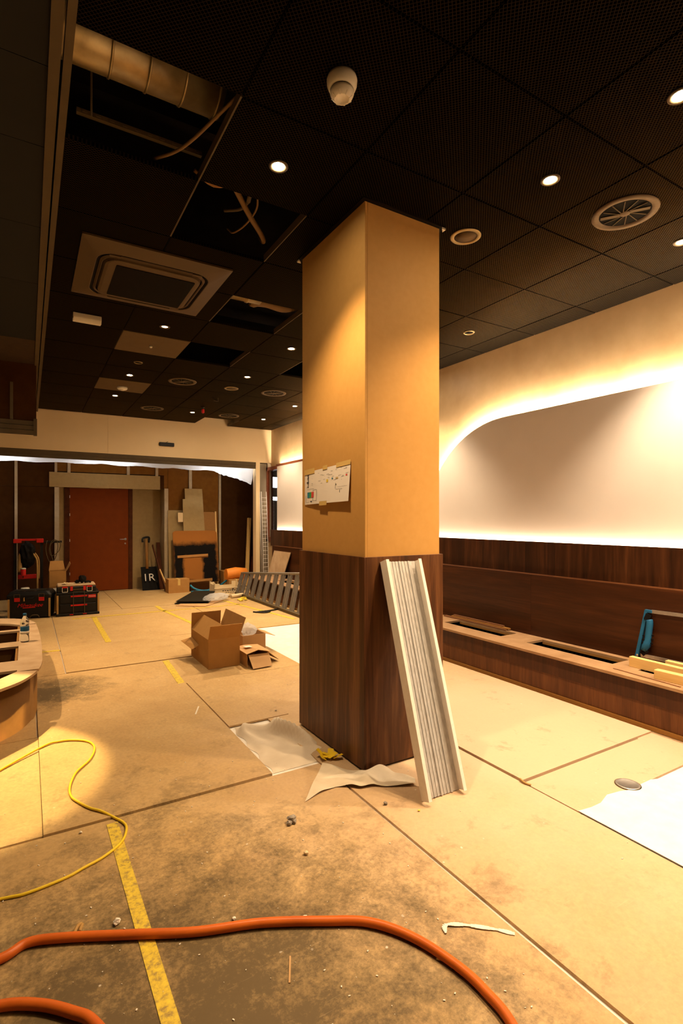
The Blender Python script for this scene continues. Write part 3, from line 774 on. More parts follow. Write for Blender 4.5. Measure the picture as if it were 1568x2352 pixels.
bm = BM(); box(bm, -.085, -.068, 4.3, 6.35, .02, TZ0); box(bm, -1.5, -.07, 4.5, 4.52, .02, TZ0); box(bm, -1.5, -.07, 5.3, 5.32, .02, TZ0); box(bm, -1.5, -.07, 6.0, 6.02, .02, TZ0)
obj('carcass', bm, m_mdf2, seat)
bm = BM(); box(bm, -1.5, -.09, 4.15, 6.45, .005, .20); obj('opening_shade', bm, m_dark, seat)  # dark block standing in for the deep shade inside the seat openings

# bottle on it
bo = thing('water_bottle', 'clear plastic water bottle with blue label on the curved seat', 'bottle', (-.02, 5.40, .36))
bm = BM(); lathe(bm, [(.0, .004), (.03, 0), (.034, .008), (.034, .05), (.032, .06), (.034, .07), (.034, .135), (.030, .15), (.034, .165), (.034, .18), (.026, .205), (.014, .225), (.0125, .24), (0, .24)], 20)
obj('body', bm, m_pet, bo)
bm = BM(); lathe(bm, [(.0348, .075), (.0352, .076), (.0352, .134), (.0348, .135)], 20); obj('label_wrap', bm, m_blue, bo)
bm = BM(); lathe(bm, [(.0354, .078), (.0354, .098)], 20); obj('label_band', bm, m_white, bo)
bm = BM(); lathe(bm, [(.0145, .232), (.0145, .25), (.012, .252), (0, .252)], 14); obj('cap', bm, m_blue, bo)

# ================================================================ CEILING FITTINGS
def downlight(x, y, power, label, lamp_mat=m_lamp, r=.05, light=True, size=1.78):
    t = thing('downlight', label, 'downlight', (x, y, CZ), group='recessed downlights')
    bm = BM(); lathe(bm, [(r, .0), (r, -.004), (r * .92, -.007), (r * .66, -.005), (r * .62, .0), (r * .60, .012)], 24); obj('trim_ring', bm, m_bulktrim, t)
    bm = BM(); lathe(bm, [(0, -.003), (r * .45, -.003), (r * .6, -.001)], 20); obj('lamp', bm, lamp_mat, t)
    if light:
        ld = bpy.data.lights.new('downlight_beam', 'SPOT'); ld.energy = power; ld.color = WARM if x < 3 else (1.0, .79, .55); ld.spot_size = size; ld.spot_blend = .62; ld.shadow_soft_size = .035
        lo = bpy.data.objects.new('downlight_beam', ld); C.objects.link(lo); lo.parent = t; lo.location = (0, 0, -.02)
    return t
m_dim = glow('lamp_emitter_dim', (1.0, .8, .55), 3)
for (x, y, k, lb) in ((1.115, 2.49, .85, 'lit downlight above the left face of the column'),
                      (2.415, 1.835, .84, 'lit downlight in front of the column, near the swirl vent'),
                      (2.415, 1.18, 1.0, 'lit downlight in the upper right, nearest to the viewer'),
                      (3.70, 1.80, 1.45, 'lit downlight beside the plaster wall, just right of the swirl vent'),
                      (3.70, 5.11, 1.2, 'lit downlight beside the plaster wall, behind the column'),
                      (2.43, 5.09, .8, 'lit downlight just left of the column, nearest of the rear ones'),
                      (1.115, 7.09, .4, 'lit downlight behind the plain beige ceiling tile'),
                      (2.43, 6.40, 1.0, 'lit downlight behind the dark square opening'),
                      (1.115, 8.38, .25, 'lit downlight behind the small plain beige tile with the detector'),
                      (2.43, 9.02, 1.1, 'lit downlight near the red sprinkler head'),
                      (3.72, 7.66, .55, 'lit downlight close to the column edge above the far wall panel'),
                      (3.72, 8.98, .6, 'lit downlight in the rear corner by the far wall panel')):
    downlight(x, y, SPOT_W * k, lb)
downlight(1.12, 5.13, 4.0, 'barely glowing downlight behind the air conditioner cassette', m_dim)
for (x, y, k, lb) in ((2.415, -.12, .5, 'unseen extra downlight overhead behind the viewpoint'), (3.70, .50, 1.3, 'unseen extra downlight by the plaster wall out of frame'), (3.70, 3.15, .0, 'x')):  # extra lamps out of view, added to light the foreground
    if k: downlight(x, y, SPOT_W * k, lb)
for (x, y, k, lb, sz) in ((-.85, 5.22, 6.5, 'tilted downlight in the bar soffit aimed at the near floor', .42), (-.95, 5.45, 1.7, 'downlight in the bar soffit over the curved seat', 1.4)):
    t = downlight(x, y, SPOT_W * k, lb, size=sz); t.location.z = 3.233
    if sz < 1:
        for c in t.children:
            if c.type == 'LIGHT':
                c.rotation_euler = Vector((.50, -1.62, -3.2)).to_track_quat('-Z', 'Y').to_euler(); c.data.spot_blend = .25; c.data.color = (1, .70, .28)

def vent(x, y, r, label, blades=True):
    t = thing('swirl_vent', label, 'vent', (x, y, CZ), group='round ceiling vents')
    bm = BM(); lathe(bm, [(r * .76, .004), (r * .78, -.006), (r * .98, -.008), (r, -.002), (r, .0)], 36); obj('ring', bm, m_ac, t)
    bm = BM(); lathe(bm, [(0, -.001), (r * .77, -.001)], 30); obj('throat', bm, m_black, t)
    bm = BM(); lathe(bm, [(0, -.010), (r * .14, -.009), (r * .17, -.003)], 20); obj('hub', bm, m_ac, t)
    for k in range(12):
        a = 2 * PI * k / 12 + .2
        bm = BM(); p0 = Vector((r * .15 * math.cos(a), r * .15 * math.sin(a), -.005)); p1 = Vector((r * .72 * math.cos(a + .35), r * .72 * math.sin(a + .35), -.004))
        bar(bm, p0, p1, .005 if k not in (3, 9) else .03, .003); obj('blade', bm, m_bulktrim, t)
    return t
v0 = vent(3.06, 1.805, .182, 'round swirl vent with open blades in the near mesh ceiling')
for (x, y, lb) in ((1.77, 7.06, 'round black vent left of the middle of the rear ceiling'), (1.77, 9.03, 'round black vent near the fascia, left one'), (3.07, 7.03, 'round black vent beside the column in the rear ceiling'), (3.06, 8.98, 'round black vent near the fascia, beside the pale open tile')):
    copy_tree(v0, (x, y, CZ), rnd.uniform(0, 1), lb)
def speaker(x, y, r, label, mat=m_beigetile):
    t = thing('ceiling_speaker', label, 'speaker', (x, y, CZ))
    bm = BM(); lathe(bm, [(r, 0), (r, -.005), (r * .9, -.010), (r * .74, -.007), (r * .74, -.002)], 32); obj('rim', bm, m_duct, t)
    bm = BM(); lathe(bm, [(0, -.006), (r * .74, -.005)], 30); obj('grille', bm, mat, t)
    return t
speaker(2.43, 2.485, .098, 'round ceiling speaker with metal rim just right of the column top')
speaker(2.45, 7.08, .098, 'round ceiling speaker in the rear ceiling left of the column')
speaker(1.11, 6.46, .05, 'small dark round fitting between two plain tiles', m_grille)
speaker(3.71, 3.75, .055, 'small round fitting close to the plaster wall', m_grille)
sd = thing('smoke_detector', 'large white smoke detector on the near black ceiling', 'detector', (1.118, 1.857, CZ))
bm = BM(); lathe(bm, [(.060, 0), (.0635, -.012), (.062, -.03), (.056, -.045), (.050, -.05)], 32); obj('base', bm, m_white, sd)
bm = BM(); lathe(bm, [(.047, -.047), (.047, -.054), (.044, -.056)], 28); obj('sensing_slot', bm, m_bulktrim, sd)
bm = BM(); lathe(bm, [(.050, -.056), (.050, -.064), (.044, -.078), (.033, -.088), (.028, -.089), (.026, -.083), (0, -.083)], 28); obj('head', bm, m_white, sd)
bm = BM()
for k in range(8):
    a = 2 * PI * k / 8; bar(bm, (.044 * math.cos(a), .044 * math.sin(a), -.0785), (.030 * math.cos(a), .030 * math.sin(a), -.0895), .004, .004)
obj('cage_rib', bm, m_white, sd)
s2 = thing('smoke_detector', 'flat white detector on the small plain beige tile', 'detector', (1.13, 7.80, CZ))
bm = BM(); lathe(bm, [(.068, 0), (.068, -.02), (.055, -.034), (0, -.036)], 24); obj('base', bm, m_white, s2)
bm = BM(); lathe(bm, [(.03, -.034), (.028, -.044), (0, -.046)], 16); obj('head', bm, m_white, s2)
bm = BM(); lathe(bm, [(.016, CZ), (.016, CZ - .012), (.010, CZ - .018), (0, CZ - .02)], 14, (1.12, 5.785, 0)); one('indicator_button', bm, m_white, 'tiny white button on the large plain beige tile', 'indicator')
e = thing('emergency_light', 'small cream emergency light box under the ceiling by the bar soffit', 'lamp', (.46, 5.22, CZ))
bm = BM(); prism(bm, [(-.05, 0), (.05, 0), (.05, -.03), (.03, -.062), (-.03, -.068), (-.05, -.04)], -.115, .115, Matrix(((0, 0, 1, 0), (1, 0, 0, 0), (0, 1, 0, 0), (0, 0, 0, 1)))); obj('housing', bm, m_white, e, .004)
bm = BM(); box(bm, -.117, -.112, -.045, .045, -.05, -.004); obj('end_cap', bm, m_ac, e)
s = thing('sprinkler', 'sprinkler head with red cap hanging from the rear ceiling', 'sprinkler', (2.47, 8.53, CZ))
bm = BM(); lathe(bm, [(.03, 0), (.03, -.006), (.012, -.01), (.012, -.035)], 16); obj('escutcheon', bm, m_blackpl, s)
bm = BM(); lathe(bm, [(.020, -.03), (.024, -.04), (.024, -.085), (.015, -.095), (0, -.095)], 14); obj('cap', bm, m_red, s)
s = thing('hanging_bracket', 'small metal bracket tilting down from the rear ceiling', 'bracket', (2.43, 7.77, CZ))
bm = BM(); bar(bm, (-.03, .02, 0), (.04, -.02, -.05), .05, .004); obj('flap', bm, m_grille, s)
bm = BM(); bar(bm, (.045, -.02, 0), (.045, -.02, -.055), .006, .006); bar(bm, (.045, -.02, -.052), (-.02, -.0, -.045), .006, .006); obj('hook', bm, m_ac, s)

# air-conditioning cassette
ac = thing('air_conditioner', 'beige ceiling cassette air conditioner with rounded slots and dark grille', 'air conditioner', (.795, 4.19, CZ))
H = .5
sq = rrect(0, 0, H - .003, H - .003, .006)
bm = BM(); loft(bm, [(sq, -.001), (sq, -.014), (rrect(0, .02, .39, .385, .13), -.034), (rrect(0, .02, .385, .38, .13), -.032)], cap=False)
obj('frame', bm, m_ac, ac)
bm = BM(); loft(bm, [(rrect(0, .02, .386, .381, .13), -.030), (rrect(0, .02, .345, .34, .11), -.012)], cap=True); obj('air_slot', bm, m_black, ac)
bm = BM(); loft(bm, [(rrect(0, .02, .365, .36, .12), -.028), (rrect(0, .02, .352, .347, .11), -.040), (rrect(0, .02, .345, .34, .11), -.034)], cap=False); obj('flap', bm, m_ac, ac)
bm = BM(); loft(bm, [(rrect(0, .02, .338, .333, .10), -.020), (rrect(0, .02, .330, .325, .10), -.046), (rrect(0, .02, .31, .30, .05), -.050), (rrect(0, .02, .29, .285, .02), -.050)], cap=True); obj('centre_panel', bm, m_ac, ac)
bm = BM(); loft(bm, [(rrect(.015, .03, .275, .272, .012), -.0500), (rrect(.015, .03, .275, .272, .012), -.054), (rrect(.015, .03, .262, .26, .006), -.0545)], cap=True)
obj('grille', bm, m_grille, ac)
for sx_, sy_ in ((-1, -1), (1, -1), (1, 1), (-1, 1)):
    bm = BM(); box(bm, sx_ * .28 - .035, sx_ * .28 + .035, sy_ * .355 + .01, sy_ * .355 + .04, -.037, -.022); obj('slot_bridge', bm, m_ac, ac)
# things above the openings
bm = BM()
lathe(bm, [(.128, -.7), (.128, .80)], 32, (0, 2.475, 3.53), axis='x')
for k in range(10):
    x = -.62 + k * .155; lathe(bm, [(.128, x - .006), (.133, x - .003), (.133, x + .003), (.128, x + .006)], 32, (0, 2.475, 3.53), axis='x')
one('spiral_duct', bm, m_duct, 'galvanised spiral duct crossing the first ceiling opening', 'duct')
bm = BM(); bar(bm, (.20, 2.79, 3.40), (.80, 2.79, 3.40), .022, .022)
for k in range(10): bar(bm, (.225 + k * .06, 2.774, 3.40), (.245 + k * .06, 2.774, 3.40), .004, .012)
o = one('support_rail', bm, m_bulktrim, 'thin perforated rail across the first ceiling opening', 'rail')
bm = BM(); tube(bm, [(.26, 2.74, 3.36), (.26, 2.74, 4.0)], .005, 6, 1); one('threaded_rod', bm, m_bulktrim, 'thin hanger rod left of the perforated rail', 'rod')
bm = BM(); tube(bm, [(.50, 2.60, 3.5), (.49, 2.60, 4.0)], .004, 6, 1); one('threaded_rod', bm, m_bulktrim, 'thin hanger rod behind the spiral duct', 'rod')
bm = BM(); tube(bm, [(.80, 2.24, 3.33), (.76, 2.36, 3.32), (.70, 2.57, 3.315), (.645, 2.72, 3.32), (.57, 2.86, 3.34)], .008, 8, 5); one('conduit', bm, m_conduit, 'pale conduit drooping across the first ceiling opening', 'conduit')
bm = BM(); tube(bm, [(1.02, 2.96, 3.44), (1.08, 3.02, 3.42), (1.2, 3.14, 3.38), (1.33, 3.28, 3.37), (1.40, 3.38, 3.38), (1.43, 3.47, 3.42), (1.44, 3.55, 3.5)], .017, 10, 5); one('flexible_duct', bm, m_conduit, 'thick pale flexible conduit in the second ceiling opening', 'conduit')
bm = BM(); tube(bm, [(1.19, 2.97, 3.43), (1.23, 3.08, 3.39), (1.22, 3.25, 3.37), (1.19, 3.40, 3.38), (1.17, 3.46, 3.43)], .006, 8, 5); one('cable', bm, m_conduit, 'thin pale cable hanging in the second ceiling opening', 'cable')
bm = BM(); tube(bm, [(1.15, 2.97, 3.42), (1.165, 3.05, 3.40)], .013, 8, 1); tube(bm, [(1.165, 3.05, 3.40), (1.15, 3.15, 3.40), (1.08, 3.25, 3.42)], .010, 8, 4); one('cable', bm, m_bulktrim, 'brown cable with pale sleeve in the second ceiling opening', 'cable')
bm = BM(); tube(bm, [(.80, 2.93, 3.40), (.92, 2.96, 3.37), (1.05, 2.92, 3.40)], .010, 8, 4); one('cable', bm, m_mdf2, 'brown cable sagging along the edge of the second ceiling opening', 'cable')
bm = BM(); lathe(bm, [(.09, 1.40), (.09, 1.62), (.097, 1.625), (.097, 1.64), (.09, 1.645), (.09, 1.75)], 24, (0, 4.30, 3.42), axis='x'); one('duct_stub', bm, m_duct, 'short metal duct end in the opening behind the cassette', 'duct')
bm = BM(); tube(bm, [(1.70, 4.42, 3.40), (1.85, 4.4, 3.41), (2.0, 4.38, 3.39), (2.12, 4.36, 3.42)], [.05, .06, .05, .05], 12, 4); one('flexible_duct', bm, m_conduit, 'wrinkled pale insulated duct in the opening behind the cassette', 'duct')
bm = BM(); box(bm, 2.78, 3.18, 9.42, 9.62, 3.36, 3.374); one('loose_tile', bm, m_ac, 'pale loose panel lying above the last ceiling opening', 'panel')

# roller shutter box over the bar
sb = thing('shutter_box', 'dark roller shutter box hanging under the bar soffit', 'shutter', (-1.2, 7.05, 2.41), world=True)
bm = BM(); box(bm, -2.55, .088, 7.02, 7.4, 2.58, 3.234); obj('housing', bm, m_osb if False else m_hoard, sb)
bm = BM(); box(bm, -.17, -.14, 7.0, 7.02, 2.58, 3.0); obj('joint_strip', bm, m_bulktrim, sb)
bm = BM()
for k in range(3): box(bm, -2.55, .06, 6.99 + .006 * k, 7.03, 2.415 + k * .055, 2.465 + k * .055)
obj('bottom_slats', bm, m_bulktrim, sb)
bm = BM(); box(bm, .06, .095, 6.98, 7.06, 2.41, 2.6); obj('guide_rail', bm, m_bulktrim, sb)
# sensor on the fascia
sn = thing('door_sensor', 'small black sensor bar fixed to the cream fascia', 'sensor', (2.22, FY, 2.82), world=True)
bm = BM(); box(bm, 2.09, 2.36, FY - .04, FY, 2.795, 2.865); obj('housing', bm, m_blackpl, sn, .008)
bm = BM(); tube(bm, [(2.20, FY - .02, 2.86), (2.23, FY - .02, 2.875), (2.25, FY - .005, 2.89)], .004, 6, 3); obj('cable', bm, m_blackpl, sn)

# plastic dust sheet above the rear opening with cold work light over it
bm = BM(); q = random.Random(5)
def psh(u, v):
    x = -2.55 + u * 6.53; y = FY + .085 + v * .30
    return (x, y)
def psz(u, v):
    k = 1 - (2 * v - 1) ** 2
    z = 2.485 + .12 * v - (.15 + .02 * math.sin(u * 7 + 1)) * k + .03 * u * k + .010 * math.sin(u * 63 + v * 9) * k + q.uniform(-.004, .004)
    if u > .88: z -= ((u - .88) * 1.9 - .02 * math.sin(u * 190 + v * 20)) * k
    return z
sheet(bm, psh, 110, 10, psz)
one('plastic_sheet', bm, m_plastic, 'milky plastic dust sheet stretched over the rear opening, lit from above', 'sheet')
for (x0, x1, lb) in ((-1.6, -.1, 'cold work light tube above the dust sheet at the bar side'), (.9, 1.6, 'cold work light tube above the dust sheet over the door'), (3.0, 3.9, 'cold work light tube above the dust sheet near the corner')):
    t = thing('work_light', lb, 'work light', ((x0 + x1) / 2, FY + .25, 2.85), group='work lights above the dust sheet')
    bm = BM(); tube(bm, [((x0 - x1) / 2, 0, 0), ((x1 - x0) / 2, 0, 0)], .02, 10, 1); obj('tube', bm, m_work, t)
    bm = BM(); box(bm, (x0 - x1) / 2 - .02, (x1 - x0) / 2 + .02, -.04, .04, .025, .06); obj('batten', bm, m_white, t)

# ================================================================ REAR CLUTTER
def lean(name, mat, label, cat, x0, x1, zb, zt, yb, yt, th=.012, notch=None, radius=0, group=None):
    """board leaning back: bottom at yb, top at yt"""
    b = Vector((0, yt - yb, zt - zb)); ln = b.length; b.normalize()
    bm = BM(); w_ = x1 - x0
    if notch: poly = [(-w_ / 2, 0), (w_ / 2, 0), (w_ / 2 - notch[2], ln), (-w_ / 2 + notch[0], ln), (-w_ / 2 + notch[0], ln - notch[1]), (-w_ / 2, ln - notch[1])]
    elif radius:
        poly = [(-w_ / 2, 0), (w_ / 2, 0)]
        poly += [(w_ / 2 - radius + radius * math.cos(a), ln - radius + radius * math.sin(a)) for a in [PI / 2 * k / 6 for k in range(7)]]
        poly += [(-w_ / 2 + radius * (1 - math.sin(a)), ln - radius + radius * math.cos(a)) for a in [PI / 2 * k / 6 for k in range(7)]]
    else: poly = [(-w_ / 2, 0), (w_ / 2, 0), (w_ / 2, ln), (-w_ / 2, ln)]
    prism(bm, poly, -th, 0, Matrix(((1, 0, 0, 0), (0, 0, -1, 0), (0, 1, 0, 0), (0, 0, 0, 1))).inverted() if False else Matrix(((1, 0, 0, 0), (0, 0, -1, 0), (0, 1, 0, 0), (0, 0, 0, 1))))
    bmesh.ops.recalc_face_normals(bm, faces=bm.faces)
    me = obj(name, bm, mat); me.location = ((x0 + x1) / 2, yb, zb); me.rotation_euler = (-math.atan2(yt - yb, zt - zb), 0, 0)
    return tag(me, label, cat, group)
lean('plasterboard_offcut', m_pb, 'tall pale plasterboard offcut behind the notched one', 'board', 2.455, 2.80, .0, 1.62, 10.86, 10.965)
lean('plasterboard_offcut', m_fascia, 'small pale square offcut stuck on the tall plasterboard', 'board', 2.635, 2.75, 1.38, 1.57, 10.86, 10.875, .01)
lean('brown_board', m_mdf2, 'brown board with rounded top corner behind the sprayed board', 'board', 2.78, 3.42, .0, 1.59, 10.81, 10.925, .018, None, .05)
bm = BM(); bar(bm, (3.445, 10.78, .02), (3.435, 10.94, 1.6), .03, .02, (0, 1, 0)); one('wood_strip', bm, m_pine, 'slim pale wood strip leaning along the brown board', 'strip')
lean('plasterboard_offcut', m_pb, 'notched pale plasterboard offcut above the sprayed board', 'board', 2.735, 3.185, .80, 2.07, 10.775, 10.92, .014, (.05, .22, .04))
spr = lean('sprayed_board', sprayed_board(), 'large brown board with black spray paint and an unpainted I shape', 'board', 2.50, 3.40, .16, 1.20, 10.55, 10.76, .02, None, .06)
for (z, x0, x1) in ((.53, -.38, .24), (.025, -.33, .30)):
    bm = BM(); bar(bm, (x0, -.008, z), (x1, -.008, z + .02), .012, .05); p = obj('batten', bm, m_mdf2, spr); p['label'] = 'thin orange-brown batten'
bm = BM(); box(bm, 2.76, 3.30, 10.46, 10.72, .0, .158); one('board_stack', bm, m_hoard, 'low dark stack of sheets under the sprayed board', 'board')
# card box by the recess
def closed_box(name, x0, x1, y0, y1, h, label, mat=m_card, rz=0):
    t = thing(name, label, 'box', ((x0 + x1) / 2, (y0 + y1) / 2, 0), rz)
    hx, hy = (x1 - x0) / 2, (y1 - y0) / 2
    bm = BM(); box(bm, -hx, hx, -hy, hy, 0, h); obj('carton', bm, mat, t, .003)
    bm = BM(); box(bm, -hx * .12, hx * .12, -hy - .001, hy + .001, h * .55, h + .001); obj('packing_tape', bm, m_masking, t)
    bm = BM(); box(bm, -hx, hx, -.002, .002, h, h + .0015); obj('flap_seam', bm, m_black, t)
    return t
closed_box('cardboard_box', 2.33, 2.73, 10.35, 10.62, .27, 'closed cardboard box on the floor below the cream stud', m_card)
# dark leaning things in the recess corner
sp = thing('shovel', 'dark shovel with brown handle and white scrawl leaning in the door recess', 'shovel', (2.13, 11.1, 0), world=True)
bm = BM(); tube(bm, [(2.10, 11.22, .42), (2.11, 11.36, 1.02)], .028, 10, 1); obj('handle', bm, m_mdf2, sp)
bm = BM(); tube(bm, [(2.03, 11.33, .96), (2.04, 11.34, 1.04), (2.16, 11.37, 1.06), (2.16, 11.36, .95)], .02, 8, 4); obj('grip', bm, m_blackpl, sp)
bm = BM(); slab(bm, [(1.98, 11.02, .0), (2.30, 11.02, .0), (2.30, 11.24, .46), (1.98, 11.24, .46)], .02); obj('blade', bm, m_black, sp)
lettering('1R', .22, Matrix.Translation((2.11, 11.09, .25)) @ Matrix.Rotation(PI / 2 - .44, 4, 'X'), m_slat, sp)
lean('dark_plank', m_frame, 'dark narrow plank leaning upright beside the shovel blade', 'plank', 2.31, 2.385, 0, .95, 11.04, 11.38, .02)
bm = BM(); bar(bm, (2.36, 10.75, .01), (2.22, 11.3, .9), .05, .02, (1, 0, 0)); one('dark_plank', bm, m_frame, 'dark plank slanting across the recess corner', 'plank')
bm = BM(); bar(bm, (2.37, 10.66, .1), (2.28, 10.9, .42), .05, .02, (1, 0, 0)); one('pale_plank', bm, m_pinex, 'short pale plank leaning by the closed cardboard box', 'plank')
# blue pipes
for pts, r_, lb in (([(2.76, 10.40, .13), (2.82, 10.36, .07), (2.95, 10.28, .025), (3.2, 10.22, .025), (3.5, 10.2, .025)], .020, 'curved blue pipe on the floor below the sprayed board'),
                    ([(2.73, 10.22, .022), (3.3, 10.32, .022)], .020, 'straight blue pipe lying on the floor, nearest one'),
                    ([(2.70, 9.95, .015), (3.02, 10.08, .015)], .014, 'short blue pipe piece on the floor beside the black sheets')):
    bm = BM(); tube(bm, pts, r_, 10, 4); one('blue_pipe', bm, m_bluepipe, lb, 'pipe', 'blue pipes on the floor')
# black sheets with board and bag
bm = BM(); prism(bm, [(2.10, 8.82), (2.50, 8.50), (2.98, 9.0), (2.55, 9.35)], .001, .012); one('board_offcut', bm, m_card2, 'pale board offcut under the black sheets', 'board')
for k, (dz, off, lb) in enumerate(((.013, 0, 'lower black sheet lying on the pale board'), (.040, .03, 'upper black sheet lying skewed on top'))):
    bm = BM(); prism(bm, [(2.12 + off, 9.0 + off), (2.62, 8.75), (3.03 - off, 9.58), (2.68, 9.85 - off)], dz, dz + .008)
    for v in bm.verts: v.co.z += (.05 if (v.co.y > 9.5) else 0) * (1 if k else 0)
    one('black_sheet', bm, m_blacksheet, lb, 'sheet', 'black sheets on the floor')
bm = BM(); q = random.Random(9)
t_ = bmesh.ops.create_icosphere(bm, subdivisions=3, radius=.15)
for v in t_['verts']:
    k = 1 + q.uniform(-.12, .12); v.co = Vector((v.co.x * 1.3 * k, v.co.y * 2.1 * k, max(-.001, v.co.z * .55 * k))); 
for v in bm.verts: v.co = Matrix.Rotation(-.75, 3, 'Z') @ v.co + Vector((2.83, 8.98, .055))
one('plastic_bag', bm, m_bag, 'crumpled clear plastic bag beside the black sheets', 'bag')
# crate
cr = thing('plastic_crate', 'cream plastic crate with a dipped side and small dark print', 'crate', (3.28, 9.80, 0), -.03)
bm = BM()
def crate_side(ax, pos, a0, a1, h0, h1):
    n = 6
    for k in range(n):
        a = a0 + (a1 - a0) * k / n; b = a0 + (a1 - a0) * (k + 1) / n
        hz = h1 if k in (0,) or k == n - 1 else h0
        if ax == 'y': box(bm, a, b, pos - .006, pos + .006, 0, hz)
        else: box(bm, pos - .006, pos + .006, a, b, 0, hz)
crate_side('y', -.18, -.26, .26, .15, .22); crate_side('y', .18, -.26, .26, .15, .22); crate_side('x', -.26, -.18, .18, .2, .24); crate_side('x', .26, -.18, .18, .2, .24)
box(bm, -.26, .26, -.18, .18, 0, .01); obj('basket', bm, m_crate, cr)
bm = BM(); box(bm, -.275, .275, -.195, -.186, .125, .145); box(bm, -.275, .275, -.195, -.186, .0, .02); obj('rim', bm, m_crate, cr)
bm = BM()
for k in range(6): box(bm, -.12 + k * .045, -.09 + k * .045, -.1875, -.186, .075 + .004 * (k % 2), .092)
for k in range(4): box(bm, -.06 + k * .045, -.03 + k * .045, -.1875, -.186, .045, .054)
box(bm, .07, .10, -.1875, -.186, .10, .12); obj('printed_marks', bm, m_ink, cr)
closed_box('cardboard_box', 3.47, 3.75, 10.5, 10.8, .36, 'plain dark cardboard box standing behind the cream crate', m_mdf2)
cb = closed_box('cardboard_box', 3.42, 3.72, 10.0, 10.25, .24, 'small cardboard carton right behind the cream crate', m_card)
bm = BM(); lathe(bm, [(.11, -.2), (.12, -.18), (.115, .0), (.12, .22), (.0, .23)], 18, (3.60, 10.15, .325), axis='x')
for v in bm.verts: v.co.z += .03 * math.sin(v.co.x * 23)
one('orange_sack', bm, m_orangeb, 'open orange sack lying on the small carton', 'sack')
bm = BM(); tube(bm, [(3.1, 10.3, .03), (3.3, 10.25, .10), (3.45, 10.1, .26)], .018, 8, 4); one('dark_hose', bm, m_bluepipe, 'dark teal tube curling behind the crate', 'hose')
for k, (a, b, lb) in enumerate((((3.03, 9.30), (3.20, 9.36), 'short pale cardboard tube left of its pair in front of the crate'), ((3.17, 9.17), (3.50, 9.30), 'longer pale tube lying in front of the crate'))):
    bm = BM(); d_ = Vector((b[0] - a[0], b[1] - a[1], 0)); ln = d_.length
    lathe(bm, [(.022, 0), (.035, 0), (.035, ln), (.022, ln), (.022, 0)], 16, axis='y')
    for v in bm.verts: v.co = Matrix.Rotation(math.atan2(-d_.x, d_.y), 3, 'Z') @ v.co + Vector((a[0], a[1], .035))
    one('paper_tube', bm, m_crate, lb, 'tube', 'paper tubes on the floor')
bm = BM(); q = random.Random(4)
for k in range(7): crumple(bm, 3.2 + q.uniform(-.02, .14), 8.92 + q.uniform(-.16, .08), 0.001, q.uniform(.03, .05), .4, k, .45, 1)
o = one('yellow_rag', bm, m_rag, 'crumpled yellow rag on the floor near the slatted frame', 'rag')
bm = BM(); tube(bm, [(2.98, 7.60, .012), (3.10, 7.46, .012), (3.22, 7.50, .012), (3.12, 7.58, .012), (3.0, 7.55, .012), (3.16, 7.56, .014), (3.35, 7.60, .014), (3.42, 7.68, .012)], .011, 6, 5)
one('black_strap', bm, m_blackpl, 'black strap lying in a loop by the slatted frame', 'strap')
# slatted metal frame lying on its side against the bench
fr = thing('slatted_frame', 'long metal frame with grey slats lying on its side against the bench', 'frame', (3.45, 8.1, 0), world=True)
y0, y1 = 9.62, 6.2
def fp(v, y): return (3.42 + .12 * v, y, .03 + (.38 + (9.5 - y) * .085) * v)     # v 0 bottom .. 1 top
bm = BM(); bar(bm, fp(0, y0), fp(0, y1), .05, .045, (-.2, 0, 1)); obj('bottom_rail', bm, m_bulktrim, fr)
bm = BM(); bar(bm, fp(1, y0), fp(1, y1), .04, .03, (-.2, 0, 1)); obj('top_rail', bm, m_slat, fr)
ysl = [9.57, 9.33, 9.08, 8.81, 8.54, 8.26, 7.97, 7.70, 7.44, 7.17, 6.9, 6.63, 6.36]
for yy in ysl:
    bm = BM(); bar(bm, fp(.03, yy), fp(.97, yy), .155, .012, (1, 0, -.4)); 
    for k in (-1, 1): bar(bm, Vector(fp(.03, yy + k * .045)) + Vector((-.008, 0, .004)), Vector(fp(.97, yy + k * .045)) + Vector((-.008, 0, .004)), .03, .008, (1, 0, -.4))
    obj('slat', bm, m_slat, fr)
# leaning timber post, cable ladder and board in the corner
bm = BM(); bar(bm, (4.01, 10.62, .01), (4.165, 10.86, 1.46), .075, .05, (0, 1, 0)); one('timber_post', bm, m_pinex, 'orange timber post leaning by the rear opening', 'post', bev=.003)
bm = BM(); bar(bm, (4.10, 10.55, .01), (4.2, 10.8, .62), .05, .02, (0, 1, 0)); one('dark_plank', bm, m_frame, 'short dark plank leaning behind the timber post', 'plank')
ld = thing('cable_ladder', 'narrow wire cable ladder leaning upright in the rear corner', 'ladder', (4.16, 9.92, 0), world=True)
def lp(s, z): return (4.15 + s * .055 + (.0 if z > 1 else .012), 9.9 + .1 * z / 2, z)
for s_ in (-1, 1):
    bm = BM(); tube(bm, [lp(s_, .0), lp(s_, 1.0), lp(s_, 2.0)], .0065, 6, 2); obj('side_rail', bm, m_galv, ld)
bm = BM(); tube(bm, [Vector(lp(-1, 0)) + Vector((-.02, .03, 0)), Vector(lp(-1, 2.0)) + Vector((-.02, .03, 0))], .005, 6, 1); obj('side_rail', bm, m_galv, ld)
for k in range(23):
    bm = BM(); z = .05 + k * .083; tube(bm, [lp(-1, z), lp(1, z)], .004, 5, 1); obj('rung', bm, m_galv, ld)
bm = BM(); slab(bm, [(4.02, 9.50, BZ + .001), (4.02, 8.80, BZ + .001), (4.10, 8.62, .83), (4.10, 9.36, .83)], .012); one('leaning_board', bm, m_mdftop, 'stained tan board leaning on the bench back by the window', 'board')

